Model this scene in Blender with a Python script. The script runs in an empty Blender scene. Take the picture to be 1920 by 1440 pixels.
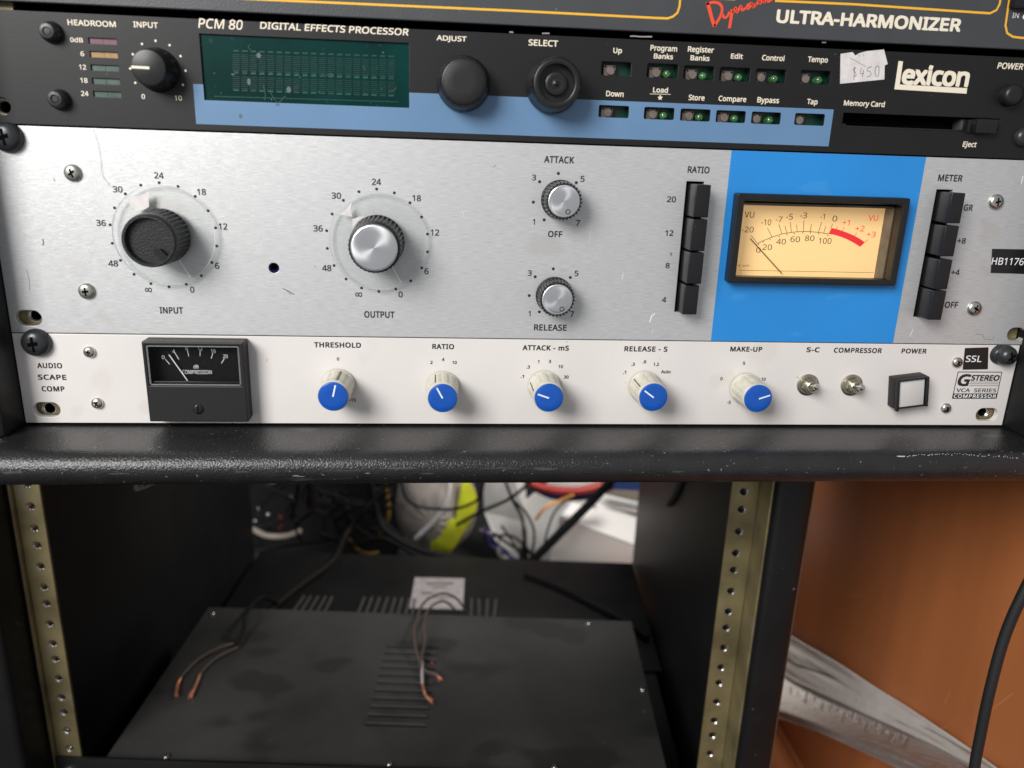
import bpy, bmesh, math, random
from mathutils import Vector, Matrix
random.seed(7)
S = bpy.context.scene
COL = S.collection
MM = 0.001

# ------------------------------------------------------------------ camera
CAMC = Vector((193.268, -356.049, 128.403))
F = 1447.88                       # focal length in pixels of a 1920 wide frame
RX = Vector((0.9961145, -0.0820049, 0.0321095))
RY = Vector((0.0070535, -0.2891412, -0.9572605))   # image down
RZ = Vector((0.0877843, 0.9537676, -0.2874393))    # viewing direction
cam = bpy.data.cameras.new('camera')
camo = bpy.data.objects.new('camera', cam)
COL.objects.link(camo)
m = Matrix((( RX.x, -RY.x, -RZ.x, CAMC.x*MM), (RX.y, -RY.y, -RZ.y, CAMC.y*MM), (RX.z, -RY.z, -RZ.z, CAMC.z*MM), (0, 0, 0, 1)))
camo.matrix_world = m
cam.sensor_width = 36
cam.lens = F/1920*36
cam.clip_start = 0.01
cam.clip_end = 20
cam.dof.use_dof = True
cam.dof.focus_distance = 0.375
cam.dof.aperture_fstop = 7.5
S.camera = camo
S.render.resolution_x = 1024
S.render.resolution_y = 768

# ------------------------------------------------------------------ world and lamps
w = bpy.data.worlds.new('World')
S.world = w
w.use_nodes = True
w.node_tree.nodes['Background'].inputs[0].default_value = (0.93, 0.96, 1.0, 1)
w.node_tree.nodes['Background'].inputs[1].default_value = 0.41


def area(name, loc, target, sx, sy, power, color):
    l = bpy.data.lights.new(name, 'AREA')
    l.shape = 'RECTANGLE'
    l.size, l.size_y, l.energy, l.color = sx, sy, power, color
    o = bpy.data.objects.new(name, l)
    COL.objects.link(o)
    o.location = Vector(loc)
    o.rotation_euler = (Vector(target)-Vector(loc)).to_track_quat('-Z', 'Y').to_euler()
    return o


area('window_light', (-0.74, -1.20, 0.86), (0.2, 0, 0.05), 0.78, 0.78, 39, (1.0, 0.985, 0.96))
area('room_light_behind', (0.50, 0.50, 0.18), (0.30, 0.74, -0.26), 0.22, 0.16, 4.2, (1.0, 0.98, 0.94))
S.view_settings.view_transform = 'Standard'
S.view_settings.look = 'None'
S.view_settings.exposure = 0.0
S.view_settings.gamma = 1.0
S.render.engine = 'CYCLES'
S.cycles.max_bounces = 8

# ------------------------------------------------------------------ survey helpers (photo pixel -> place, in mm)


def ray(u, v):
    return RX*((u-960)/F)+RY*((v-720)/F)+RZ


def pp(u, v, y=0.0):
    d = ray(u, v)
    return CAMC+d*((y-CAMC.y)/d.y)


def px_x(u, v, x):
    d = ray(u, v)
    return CAMC+d*((x-CAMC.x)/d.x)


LO = Vector((-76.36, 130.06, 0))
YAW = -0.0917
LU = Vector((math.cos(YAW), math.sin(YAW), 0))
LV = Vector((-math.sin(YAW), math.cos(YAW), 0))


def L(u, v, z):
    return LO+LU*u+LV*v+Vector((0, 0, z))


def pv(px, py, v):                # onto lower rack plane at depth v
    d = ray(px, py)
    t = (v-(CAMC-LO).dot(LV))/d.dot(LV)
    return CAMC+d*t


def pz(px, py, z):
    d = ray(px, py)
    return CAMC+d*((z-CAMC.z)/d.z)


# ------------------------------------------------------------------ materials
def mat(name, col, rough=0.5, metal=0.0, var=0.0, vscale=60, bump=0.0, bscale=600, spec=0.5, coat=0.0,
        stretch=(1, 1, 1), speck=None, scuff=None, trans=0.0, emit=None, aniso=0.0, alpha=1.0, detail=3):
    mt = bpy.data.materials.new(name)
    mt.use_nodes = True
    nt = mt.node_tree
    N = nt.nodes
    LK = nt.links.new
    b = N['Principled BSDF']
    c = (col[0], col[1], col[2], 1)
    b.inputs['Base Color'].default_value = c
    b.inputs['Roughness'].default_value = rough
    b.inputs['Metallic'].default_value = metal
    b.inputs['Specular IOR Level'].default_value = spec
    b.inputs['Coat Weight'].default_value = coat
    b.inputs['Transmission Weight'].default_value = trans
    b.inputs['Alpha'].default_value = alpha
    b.inputs['Anisotropic'].default_value = aniso
    if emit:
        b.inputs['Emission Color'].default_value = (*emit[:3], 1)
        b.inputs['Emission Strength'].default_value = emit[3]
    if var or bump or speck or scuff:
        g = N.new('ShaderNodeNewGeometry')
        mp = N.new('ShaderNodeMapping')
        mp.inputs['Scale'].default_value = stretch
        LK(g.outputs['Position'], mp.inputs['Vector'])
    src = None
    if var:
        n = N.new('ShaderNodeTexNoise')
        n.inputs['Scale'].default_value = vscale
        n.inputs['Detail'].default_value = detail
        LK(mp.outputs[0], n.inputs['Vector'])
        r = N.new('ShaderNodeMapRange')
        r.inputs['From Min'].default_value = 0.3
        r.inputs['From Max'].default_value = 0.7
        r.inputs['To Min'].default_value = 1-var
        r.inputs['To Max'].default_value = 1+var
        LK(n.outputs['Fac'], r.inputs['Value'])
        mx = N.new('ShaderNodeVectorMath')
        mx.operation = 'SCALE'
        mx.inputs[0].default_value = col[:3]
        LK(r.outputs[0], mx.inputs['Scale'])
        src = mx.outputs[0]
    for sp in ([speck] if speck else [])+([scuff] if scuff else []):
        # (scale, threshold, colour, stretch, amount)
        sc, th, scol, st, am = sp
        mp2 = N.new('ShaderNodeMapping')
        mp2.inputs['Scale'].default_value = st
        mp2.inputs['Location'].default_value = (3.1*sc, 1.7, 0.3)
        LK(g.outputs['Position'], mp2.inputs['Vector'])
        n2 = N.new('ShaderNodeTexNoise')
        n2.inputs['Scale'].default_value = sc
        n2.inputs['Detail'].default_value = 2
        LK(mp2.outputs[0], n2.inputs['Vector'])
        r2 = N.new('ShaderNodeMapRange')
        r2.inputs['From Min'].default_value = th
        r2.inputs['From Max'].default_value = th+0.06
        r2.inputs['To Max'].default_value = am
        LK(n2.outputs['Fac'], r2.inputs['Value'])
        mm_ = N.new('ShaderNodeMix')
        mm_.data_type = 'RGBA'
        LK(r2.outputs[0], mm_.inputs[0])
        if src:
            LK(src, mm_.inputs[6])
        else:
            mm_.inputs[6].default_value = c
        mm_.inputs[7].default_value = (*scol, 1)
        src = mm_.outputs[2]
    if src:
        LK(src, b.inputs['Base Color'])
    if bump:
        n3 = N.new('ShaderNodeTexNoise')
        n3.inputs['Scale'].default_value = bscale
        n3.inputs['Detail'].default_value = 2
        LK(mp.outputs[0], n3.inputs['Vector'])
        bp = N.new('ShaderNodeBump')
        bp.inputs['Strength'].default_value = bump
        bp.inputs['Distance'].default_value = 0.0003
        LK(n3.outputs['Fac'], bp.inputs['Height'])
        LK(bp.outputs[0], b.inputs['Normal'])
    return mt


M = {}
M['alu'] = mat('brushed_aluminium', (0.60, 0.60, 0.603), 0.42, 0.5, var=0.13, vscale=130, bump=0.24, bscale=300, stretch=(1.5, 1, 27), detail=4,
               speck=(240, 0.745, (0.16, 0.13, 0.11), (1, 1, 1), 0.8),
               scuff=(26, 0.62, (0.50, 0.45, 0.41), (1, 1, 1.6), 0.30))
M['alu_edge'] = mat('aluminium_cap', (0.82, 0.82, 0.83), 0.27, 1.0, aniso=0.8)
M['white_panel'] = mat('cream_white_paint', (0.70, 0.662, 0.638), 0.38, var=0.025, vscale=30, bump=0.05, bscale=900,
                       speck=(300, 0.725, (0.26, 0.20, 0.16), (1, 1, 1), 0.8), scuff=(38, 0.64, (0.60, 0.545, 0.49), (1, 1, 1), 0.35))
M['blue_panel'] = mat('bright_blue_paint', (0.018, 0.238, 0.64), 0.40, var=0.06, vscale=16, bump=0.12, bscale=700, scuff=(40, 0.62, (0.05, 0.29, 0.66), (1, 1, 2.5), 0.4), speck=(300, 0.76, (0.02, 0.08, 0.2), (1, 1, 1), 0.7))
M['lex_black'] = mat('satin_black_anodised', (0.010, 0.0095, 0.0099), 0.44, spec=0.36, var=0.12, vscale=30, bump=0.06, bscale=1500,
                     speck=(380, 0.755, (0.38, 0.36, 0.34), (1, 1, 1), 0.6), scuff=(60, 0.74, (0.12, 0.11, 0.11), (1, 1, 1), 0.5))
M['eve_black'] = mat('dark_grey_powder_paint', (0.050, 0.052, 0.057), 0.45, var=0.10, vscale=40, bump=0.25, bscale=1100,
                     speck=(420, 0.765, (0.3, 0.28, 0.26), (1, 1, 1), 0.5))
M['lex_blue'] = mat('greyish_blue_print', (0.118, 0.225, 0.38), 0.42, var=0.05, vscale=35, speck=(360, 0.76, (0.06, 0.09, 0.13), (1, 1, 1), 0.7))
M['cream_ink'] = mat('cream_ink', (0.80, 0.72, 0.58), 0.6)
M['black_ink'] = mat('black_ink', (0.018, 0.018, 0.02), 0.5)
M['brown_ink'] = mat('brown_ink', (0.085, 0.055, 0.035), 0.6)
M['red_ink'] = mat('red_ink', (0.88, 0.03, 0.04), 0.5, emit=(0.9, 0.03, 0.04, 0.22))  # slight glow added so the red keeps up with the dial
M['orange_red_ink'] = mat('orange_red_ink', (0.82, 0.075, 0.028), 0.5)
M['yellow_ink'] = mat('yellow_orange_ink', (0.83, 0.44, 0.03), 0.5)
M['white_ink'] = mat('white_ink', (0.85, 0.85, 0.85), 0.5)
M['black_plastic'] = mat('black_plastic', (0.011, 0.011, 0.0115), 0.34, spec=0.4, bump=0.08, bscale=1800, var=0.15, vscale=200)
M['black_matte'] = mat('matte_black_plastic', (0.014, 0.0135, 0.0135), 0.5, spec=0.35, bump=0.2, bscale=1600)
M['black_coarse'] = mat('grained_black_plastic', (0.012, 0.012, 0.013), 0.40, bump=0.55, bscale=1100)
M['button_black'] = mat('button_black_plastic', (0.010, 0.010, 0.011), 0.3, spec=0.4, bump=0.05, bscale=1500, speck=(500, 0.74, (0.15, 0.15, 0.15), (1, 1, 1), 0.5))
M['hole_dark'] = mat('dark_cavity', (0.004, 0.004, 0.004), 0.8, spec=0.0)
M['brass'] = mat('yellow_zinc_steel', (0.235, 0.195, 0.10), 0.40, 0.5, var=0.38, vscale=34, bump=0.12, bscale=500,
                 scuff=(45, 0.63, (0.24, 0.225, 0.18), (1, 1, 1), 0.6))
M['steel'] = mat('nickel_steel', (0.60, 0.58, 0.54), 0.27, 1.0, var=0.15, vscale=400, bump=0.15, bscale=900)
M['old_steel'] = mat('tarnished_nickel', (0.50, 0.46, 0.37), 0.30, 1.0, var=0.25, vscale=250, bump=0.2, bscale=700)
M['screw_grey'] = mat('dull_steel_screw', (0.36, 0.36, 0.32), 0.38, 0.85, var=0.2, vscale=400)
M['screw_black'] = mat('black_oxide_screw', (0.026, 0.027, 0.030), 0.30, 0.1, bump=0.1, bscale=900)
M['ivory'] = mat('aged_ivory_plastic', (0.56, 0.535, 0.445), 0.42, var=0.12, vscale=180, speck=(600, 0.70, (0.25, 0.2, 0.14), (1, 1, 1), 0.6))
M['cap_blue'] = mat('blue_plastic_cap', (0.005, 0.078, 0.40), 0.24, bump=0.08, bscale=400, var=0.04, vscale=200)
M['cap_line'] = mat('pale_pointer_line', (0.75, 0.82, 0.92), 0.4)
M['vu_face'] = mat('amber_dial_paper', (0.97, 0.66, 0.30), 0.5, var=0.04, vscale=14, emit=(1.0, 0.62, 0.27, 0.34))  # own glow added to lift the dial, in place of a backlight
M['dial_black'] = mat('black_dial', (0.005, 0.005, 0.005), 0.6, spec=0.15, speck=(500, 0.73, (0.25, 0.25, 0.25), (1, 1, 1), 0.5))
M['meter_grey'] = mat('grey_meter_wall', (0.16, 0.145, 0.12), 0.45, var=0.3, vscale=120)
M['lcd'] = mat('dark_teal_display', (0.0015, 0.030, 0.0265), 0.3, var=0.35, vscale=30, spec=0.12,
               scuff=(150, 0.66, (0.06, 0.08, 0.085), (1, 1, 1), 0.3), speck=(420, 0.72, (0.25, 0.32, 0.3), (1, 1, 1), 0.6))
M['lcd_seg'] = mat('dim_teal_segment', (0.006, 0.080, 0.060), 0.4)
M['lcd_seg2'] = mat('faint_teal_segment', (0.0022, 0.040, 0.034), 0.4)
M['pcb'] = mat('green_circuit_board', (0.003, 0.045, 0.024), 0.35)
M['tact'] = mat('grey_brown_switch', (0.15, 0.12, 0.105), 0.5, var=0.2, vscale=500)
M['led_green'] = mat('green_led_lens', (0.10, 0.30, 0.10), 0.06, trans=0.55, coat=0.8, var=0.7, vscale=1300)
M['led_red'] = mat('dull_red_lens', (0.15, 0.055, 0.08), 0.35, var=0.2, vscale=300)
M['led_amber'] = mat('amber_lens', (0.33, 0.19, 0.07), 0.35, var=0.2, vscale=300)
M['led_dkgreen'] = mat('dull_green_lens', (0.045, 0.085, 0.068), 0.35, var=0.3, vscale=300)
M['sticker'] = mat('worn_white_sticker', (0.66, 0.62, 0.61), 0.6, var=0.10, vscale=220, bump=0.4, bscale=300)
M['pencil'] = mat('grey_pen_ink', (0.16, 0.13, 0.13), 0.6)
M['tape'] = mat('black_label_tape', (0.010, 0.010, 0.011), 0.25, speck=(500, 0.72, (0.12, 0.12, 0.12), (1, 1, 1), 0.5))
M['ledge'] = mat('black_painted_wood', (0.014, 0.0135, 0.014), 0.28, bump=1.0, bscale=1150, var=0.2, vscale=80, detail=5,
                 speck=(560, 0.705, (0.30, 0.29, 0.28), (1, 1, 1), 0.7), scuff=(60, 0.655, (0.085, 0.085, 0.09), (0.4, 1, 2.6), 0.5))
M['cab_black'] = mat('black_cabinet_paint', (0.0065, 0.0065, 0.007), 0.45, spec=0.35, bump=0.35, bscale=700, var=0.2, vscale=40,
                     speck=(300, 0.745, (0.2, 0.2, 0.2), (1, 1, 1), 0.6))
M['mdf'] = mat('bare_brown_edge', (0.09, 0.045, 0.03), 0.7, var=0.2, vscale=100)
M['amp_top'] = mat('dusty_black_sheet_steel', (0.034, 0.033, 0.032), 0.55, 0.0, spec=0.35, var=0.38, vscale=9, bump=0.15, bscale=900, detail=4,
                   speck=(330, 0.72, (0.14, 0.13, 0.13), (1, 1, 1), 0.6), scuff=(13, 0.56, (0.014, 0.0135, 0.013), (1, 1.5, 1), 0.6))
M['amp_dark'] = mat('black_sheet_steel', (0.007, 0.0065, 0.0065), 0.5, spec=0.3, var=0.4, vscale=16, bump=0.15, bscale=900)
M['fin'] = mat('worn_grey_slat', (0.06, 0.057, 0.055), 0.5)
M['plate'] = mat('grey_rating_plate', (0.33, 0.30, 0.30), 0.4, var=0.15, vscale=120)
M['copper'] = mat('bare_copper', (0.80, 0.34, 0.20), 0.40, 0.7, var=0.3, vscale=600, bump=0.6, bscale=1500)
M['wire_brown'] = mat('smoky_clear_insulation', (0.095, 0.066, 0.054), 0.35)
M['wire_white'] = mat('pale_insulation', (0.42, 0.37, 0.38), 0.35)
M['cable'] = mat('black_rubber_cable', (0.013, 0.013, 0.014), 0.4)
M['cable_far'] = mat('dull_black_cable', (0.008, 0.008, 0.009), 0.7, spec=0.15)
M['cable_grey'] = mat('dark_grey_cable', (0.010, 0.008, 0.007), 0.7, spec=0.15)
M['white_card'] = mat('white_card', (0.80, 0.79, 0.77), 0.55, var=0.04, vscale=10)
M['tan_card'] = mat('tan_card', (0.30, 0.26, 0.22), 0.6)
M['dark_wood'] = mat('dark_wood', (0.10, 0.055, 0.035), 0.6, var=0.2, vscale=30)
M['bag'] = mat('crumpled_grey_bag', (0.40, 0.35, 0.32), 0.55, var=0.25, vscale=22, bump=0.4, bscale=120)
M['hivis'] = mat('acid_yellow_fabric', (0.68, 0.72, 0.03), 0.6, var=0.12, vscale=40)
M['dark_red'] = mat('dull_red_strap', (0.12, 0.008, 0.010), 0.6)
M['red'] = mat('red_plastic', (0.36, 0.03, 0.022), 0.45)
M['blue_dk'] = mat('dark_blue_plastic', (0.02, 0.06, 0.20), 0.45)
M['navy'] = mat('navy_plastic', (0.03, 0.03, 0.14), 0.45)
M['yellow'] = mat('ochre_cable', (0.20, 0.11, 0.015), 0.5)
M['orange'] = mat('orange_wire', (0.75, 0.33, 0.08), 0.5)
M['wood'] = mat('orange_brown_veneer', (0.39, 0.132, 0.044), 0.42, var=0.13, vscale=22, stretch=(1, 1, 0.055), detail=8, bump=0.06, bscale=400,
                speck=(150, 0.76, (0.42, 0.20, 0.09), (1, 1, 0.4), 0.5))
M['floorwood'] = mat('reddish_floor_wood', (0.30, 0.10, 0.035), 0.35, var=0.35, vscale=30, stretch=(1, 0.12, 1), detail=5)
M['wall_dark'] = mat('dark_room_wall', (0.012, 0.011, 0.011), 0.8)  # floor and wall near-black: shade of the dark corner put into the colour


nt_ = M['alu_edge'].node_tree
tg_ = nt_.nodes.new('ShaderNodeTangent')
tg_.direction_type = 'RADIAL'
tg_.axis = 'Y'
nt_.links.new(tg_.outputs[0], nt_.nodes['Principled BSDF'].inputs['Tangent'])


def see_through(name, tint, gloss, rough, base_alpha, ior=1.4, crinkle=0.0):
    mt = bpy.data.materials.new(name)
    mt.use_nodes = True
    nt = mt.node_tree
    nt.nodes.remove(nt.nodes['Principled BSDF'])
    out = nt.nodes['Material Output']
    t = nt.nodes.new('ShaderNodeBsdfTransparent')
    t.inputs[0].default_value = (*tint, 1)
    p = nt.nodes.new('ShaderNodeBsdfPrincipled')
    p.inputs['Base Color'].default_value = (*gloss, 1)
    p.inputs['Roughness'].default_value = rough
    p.inputs['Specular IOR Level'].default_value = 0.6
    fr = nt.nodes.new('ShaderNodeFresnel')
    fr.inputs[0].default_value = ior
    ad = nt.nodes.new('ShaderNodeMath')
    ad.operation = 'ADD'
    ad.use_clamp = True
    ad.inputs[1].default_value = base_alpha
    mx = nt.nodes.new('ShaderNodeMixShader')
    nt.links.new(fr.outputs[0], ad.inputs[0])
    nt.links.new(ad.outputs[0], mx.inputs[0])
    nt.links.new(t.outputs[0], mx.inputs[1])
    nt.links.new(p.outputs[0], mx.inputs[2])
    nt.links.new(mx.outputs[0], out.inputs[0])
    if crinkle:
        g = nt.nodes.new('ShaderNodeNewGeometry')
        v = nt.nodes.new('ShaderNodeTexVoronoi')
        v.feature = 'DISTANCE_TO_EDGE'
        v.inputs['Scale'].default_value = 55
        nz = nt.nodes.new('ShaderNodeTexNoise')
        nz.inputs['Scale'].default_value = 70
        nz.inputs['Detail'].default_value = 4
        ad2 = nt.nodes.new('ShaderNodeMath')
        bp = nt.nodes.new('ShaderNodeBump')
        bp.inputs['Strength'].default_value = 1.0
        bp.inputs['Distance'].default_value = crinkle
        nt.links.new(g.outputs['Position'], v.inputs['Vector'])
        nt.links.new(g.outputs['Position'], nz.inputs['Vector'])
        nt.links.new(v.outputs['Distance'], ad2.inputs[0])
        nt.links.new(nz.outputs['Fac'], ad2.inputs[1])
        nt.links.new(ad2.outputs[0], bp.inputs['Height'])
        nt.links.new(bp.outputs[0], p.inputs['Normal'])
        nt.links.new(bp.outputs[0], fr.inputs['Normal'])
    return mt


M['glass'] = see_through('meter_glass', (0.97, 0.97, 0.97), (0.3, 0.3, 0.3), 0.05, 0.0, 1.2)
M['acrylic'] = see_through('clear_acrylic', (0.985, 0.99, 0.987), (0.75, 0.77, 0.77), 0.10, 0.0, 1.2)
M['acrylic_rim'] = see_through('clear_acrylic_rim', (0.92, 0.93, 0.93), (0.85, 0.87, 0.87), 0.15, 0.12)
M['film'] = see_through('clear_plastic_film', (0.93, 0.91, 0.89), (0.80, 0.78, 0.75), 0.12, 0.10, 1.5, 0.0014)
M['lens_grey'] = mat('grey_white_lens', (0.56, 0.535, 0.515), 0.4, var=0.04, vscale=60)
M['wood_scratch'] = mat('pale_wood_scratch', (0.55, 0.27, 0.12), 0.5)
M['film_dull'] = see_through('milky_plastic_film', (0.85, 0.83, 0.8), (0.50, 0.46, 0.43), 0.5, 0.72, 1.3, 0.0008)


# ------------------------------------------------------------------ object helpers (all shapes in mm, world space)
ORI = {}


def thing(name, label, cat, loc, group=None, kind=None):
    o = bpy.data.objects.new(name, None)
    o.empty_display_size = 0.02
    COL.objects.link(o)
    o.location = Vector(loc)*MM
    ORI[o] = Vector(loc)*MM
    if kind:
        o['kind'] = kind
    else:
        o['label'] = label
        o['category'] = cat
    if group:
        o['group'] = group
    return o


def tag(o, label, cat, group=None):
    o['label'] = label
    o['category'] = cat
    if group:
        o['group'] = group
    return o


def fin(name, verts, faces, mt, parent=None, smooth=False, kind=None, mats=None, fmi=None):
    """verts in mm world -> one mesh object whose origin is the centre of its box"""
    me = bpy.data.meshes.new(name)
    vs = [Vector(v) for v in verts]
    lo = Vector((min(v.x for v in vs), min(v.y for v in vs), min(v.z for v in vs)))
    hi = Vector((max(v.x for v in vs), max(v.y for v in vs), max(v.z for v in vs)))
    c = (lo+hi)/2
    me.from_pydata([(v-c)*MM for v in vs], [], faces)
    for x in (mats or [mt]):
        me.materials.append(x)
    if fmi:
        for p_, i in zip(me.polygons, fmi):
            p_.material_index = i
    if smooth:
        me.polygons.foreach_set('use_smooth', [True]*len(me.polygons))
        me.update()
        if smooth != 'all':
            try:
                me.set_sharp_from_angle(angle=math.radians(35))
            except Exception:
                pass
    me.update()
    o = bpy.data.objects.new(name, me)
    COL.objects.link(o)
    place(o, c*MM, parent)
    if kind:
        o['kind'] = kind
    return o


def place(o, wloc, parent):
    if parent:
        o.parent = parent
        o.location = wloc-ORI[parent]
    else:
        o.location = wloc
    ORI[o] = Vector(wloc)


class MB:
    def __init__(s):
        s.v = []
        s.f = []
        s.i = []

    def add(s, v, f, i=0):
        n = len(s.v)
        s.v += [Vector(a) for a in v]
        s.f += [[k+n for k in a] for a in f]
        s.i += [i]*len(f)
        return s

    def build(s, name, mt, parent=None, smooth=False, kind=None, mats=None):
        return fin(name, s.v, s.f, mt, parent, smooth, kind, mats, s.i if mats else None)


def bevel_box(x0, x1, y0, y1, z0, z1, r=0.0, seg=2, xf=None):
    bm = bmesh.new()
    bmesh.ops.create_cube(bm, size=1)
    for v in bm.verts:
        v.co = Vector((x0+(v.co.x+.5)*(x1-x0), y0+(v.co.y+.5)*(y1-y0), z0+(v.co.z+.5)*(z1-z0)))
    if r > 0:
        bmesh.ops.bevel(bm, geom=bm.edges[:], offset=r, segments=seg, profile=0.5, affect='EDGES')
    bm.verts.index_update()
    v = [xf(*a.co) if xf else a.co.copy() for a in bm.verts]
    f = [[q.index for q in a.verts] for a in bm.faces]
    bm.free()
    return v, f


def box(name, x0, x1, y0, y1, z0, z1, mt, parent=None, r=0.0, seg=2, xf=None, kind=None, smooth=True):
    v, f = bevel_box(x0, x1, y0, y1, z0, z1, r, seg, xf)
    return fin(name, v, f, mt, parent, smooth if r > 0 else False, kind)


def lathe_geo(cx, cz, prof, seg=48, rib=None, ang0=0.0, cap0=False, cap1=True, y0=0.0, shear=(0, 0)):
    """profile [(r, y)] about an axis along Y through (cx, cz); rib = (count, depth, first row, last row, duty)"""
    v = []
    f = []
    for k, (r, y) in enumerate(prof):
        for j in range(seg):
            a = 2*math.pi*j/seg+ang0
            rr = r
            if rib and rib[2] <= k <= rib[3]:
                ph = (j*rib[0]/seg) % 1.0
                if ph < rib[4]:
                    rr = r-rib[1]
            v.append((cx+rr*math.cos(a)+shear[0]*y, y+y0, cz+rr*math.sin(a)+shear[1]*y))
    for k in range(len(prof)-1):
        for j in range(seg):
            a = k*seg+j
            b = k*seg+(j+1) % seg
            f.append([a, b, b+seg, a+seg])
    if cap1:
        f.append([(len(prof)-1)*seg+j for j in range(seg)])
    if cap0:
        f.append([j for j in range(seg)][::-1])
    return v, f


def lathe(name, cx, cz, prof, mt, parent=None, smooth=True, **k):
    v, f = lathe_geo(cx, cz, prof, **k)
    return fin(name, v, f, mt, parent, smooth)


def catmull(pts, n=8):
    P = [Vector(p) for p in pts]
    P = [P[0]*2-P[1]]+P+[P[-1]*2-P[-2]]
    out = []
    for i in range(1, len(P)-2):
        for k in range(n):
            t = k/n
            a, b, c, d = P[i-1:i+3]
            out.append(0.5*((2*b)+(c-a)*t+(2*a-5*b+4*c-d)*t*t+(3*b-a-3*c+d)*t*t*t))
    out.append(P[-2])
    return out


def tube_geo(pts, r, seg=10, n=8, smooth=True):
    P = catmull(pts, n) if smooth and len(pts) > 2 else [Vector(p) for p in pts]
    v = []
    f = []
    up = Vector((0.13, 0.31, 0.94)).normalized()
    for i, p in enumerate(P):
        d = (P[min(i+1, len(P)-1)]-P[max(i-1, 0)]).normalized()
        if abs(d.dot(up)) > 0.98:
            up = Vector((1, 0, 0))
        s = d.cross(up).normalized()
        t = s.cross(d).normalized()
        up = t
        rr = r(i/(len(P)-1)) if callable(r) else r
        for j in range(seg):
            a = 2*math.pi*j/seg
            v.append(p+s*(rr*math.cos(a))+t*(rr*math.sin(a)))
    for i in range(len(P)-1):
        for j in range(seg):
            a = i*seg+j
            b = i*seg+(j+1) % seg
            f.append([a, a+seg, b+seg, b])
    f.append(list(range(seg)))
    f.append([(len(P)-1)*seg+j for j in range(seg)][::-1])
    return v, f


def tube(name, pts, r, mt, parent=None, seg=10, n=8, smooth=True):
    v, f = tube_geo(pts, r, seg, n, smooth)
    return fin(name, v, f, mt, parent, True)


def strip_geo(pts, w, y):
    """flat ribbon on plane y=const through points (x,z)"""
    v = []
    f = []
    n = len(pts)
    for i, (x, z) in enumerate(pts):
        a = pts[max(i-1, 0)]
        b = pts[min(i+1, n-1)]
        dx, dz = b[0]-a[0], b[1]-a[1]
        l = math.hypot(dx, dz) or 1
        nx, nz = -dz/l*w/2, dx/l*w/2
        v += [(x+nx, y, z+nz), (x-nx, y, z-nz)]
    for i in range(n-1):
        f.append([2*i, 2*i+1, 2*i+3, 2*i+2])
    return v, f


def xz(u, v, y=0.0):
    p = pp(u, v, y)
    return (p.x, p.z)


def disc_geo(cx, cz, r, y, seg=14):
    v = [(cx+r*math.cos(2*math.pi*k/seg), y, cz+r*math.sin(2*math.pi*k/seg)) for k in range(seg)]
    return v, [list(range(seg))]


def ngon(name, pts, y, mt, parent, t=0.0):
    """solid polygon sheet of thickness t in front of plane y"""
    n = len(pts)
    v = [(x, y, z) for x, z in pts]
    f = [list(range(n))]
    if t:
        v += [(x, y+t, z) for x, z in pts]
        f += [list(range(n, 2*n))[::-1]]+[[k, (k+1) % n, n+(k+1) % n, n+k] for k in range(n)]
    return fin(name, v, f, mt, parent)


# panels cut with real openings, through a filled 2D curve
def stadium(cx, cz, w, h, k=8):
    r = h/2
    o = []
    for i in range(k+1):
        a = -math.pi/2+math.pi*i/k
        o.append((cx+w/2-r+r*math.cos(a), cz+r*math.sin(a)))
    for i in range(k+1):
        a = math.pi/2+math.pi*i/k
        o.append((cx-w/2+r+r*math.cos(a), cz+r*math.sin(a)))
    return o


def circ(cx, cz, r, k=20):
    return [(cx+r*math.cos(2*math.pi*i/k), cz+r*math.sin(2*math.pi*i/k)) for i in range(k)]


def rrect(x0, x1, z0, z1, r=0.0, k=4):
    if r <= 0:
        return [(x0, z0), (x1, z0), (x1, z1), (x0, z1)]
    o = []
    for cx, cz, a0 in ((x1-r, z0+r, -90), (x1-r, z1-r, 0), (x0+r, z1-r, 90), (x0+r, z0+r, 180)):
        for i in range(k+1):
            a = math.radians(a0+90*i/k)
            o.append((cx+r*math.cos(a), cz+r*math.sin(a)))
    return o


def plate(name, outline, holes, yf, t, mt, parent=None, bevel=0.25, xf=None, smooth=False):
    cu = bpy.data.curves.new(name, 'CURVE')
    cu.dimensions = '2D'
    cu.fill_mode = 'BOTH'
    for lp in [outline]+list(holes):
        sp = cu.splines.new('POLY')
        sp.points.add(len(lp)-1)
        for i, (x, z) in enumerate(lp):
            sp.points[i].co = (x, z, 0, 1)
        sp.use_cyclic_u = True
    cu.extrude = t/2-bevel
    cu.bevel_depth = bevel
    cu.bevel_resolution = 1
    cu.offset = -bevel
    o = bpy.data.objects.new(name+'_tmp', cu)
    COL.objects.link(o)
    dg = bpy.context.evaluated_depsgraph_get()
    me = bpy.data.meshes.new_from_object(o.evaluated_get(dg))
    vs = [(v.co.x, yf+t/2-v.co.z, v.co.y) for v in me.vertices]
    fs = [list(p_.vertices) for p_ in me.polygons]
    bpy.data.objects.remove(o)
    bpy.data.curves.remove(cu)
    bpy.data.meshes.remove(me)
    if xf:
        vs = [xf(*a) for a in vs]
    return fin(name, vs, fs, mt, parent, smooth)


FONT = None
try:
    import os
    FONT = bpy.data.fonts.load(os.path.join(bpy.utils.resource_path('LOCAL'), 'datafiles', 'fonts', 'NotoSansHebrew-Regular.woff2'))
except Exception:
    FONT = None      # Blender's own built-in face is used instead


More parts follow.
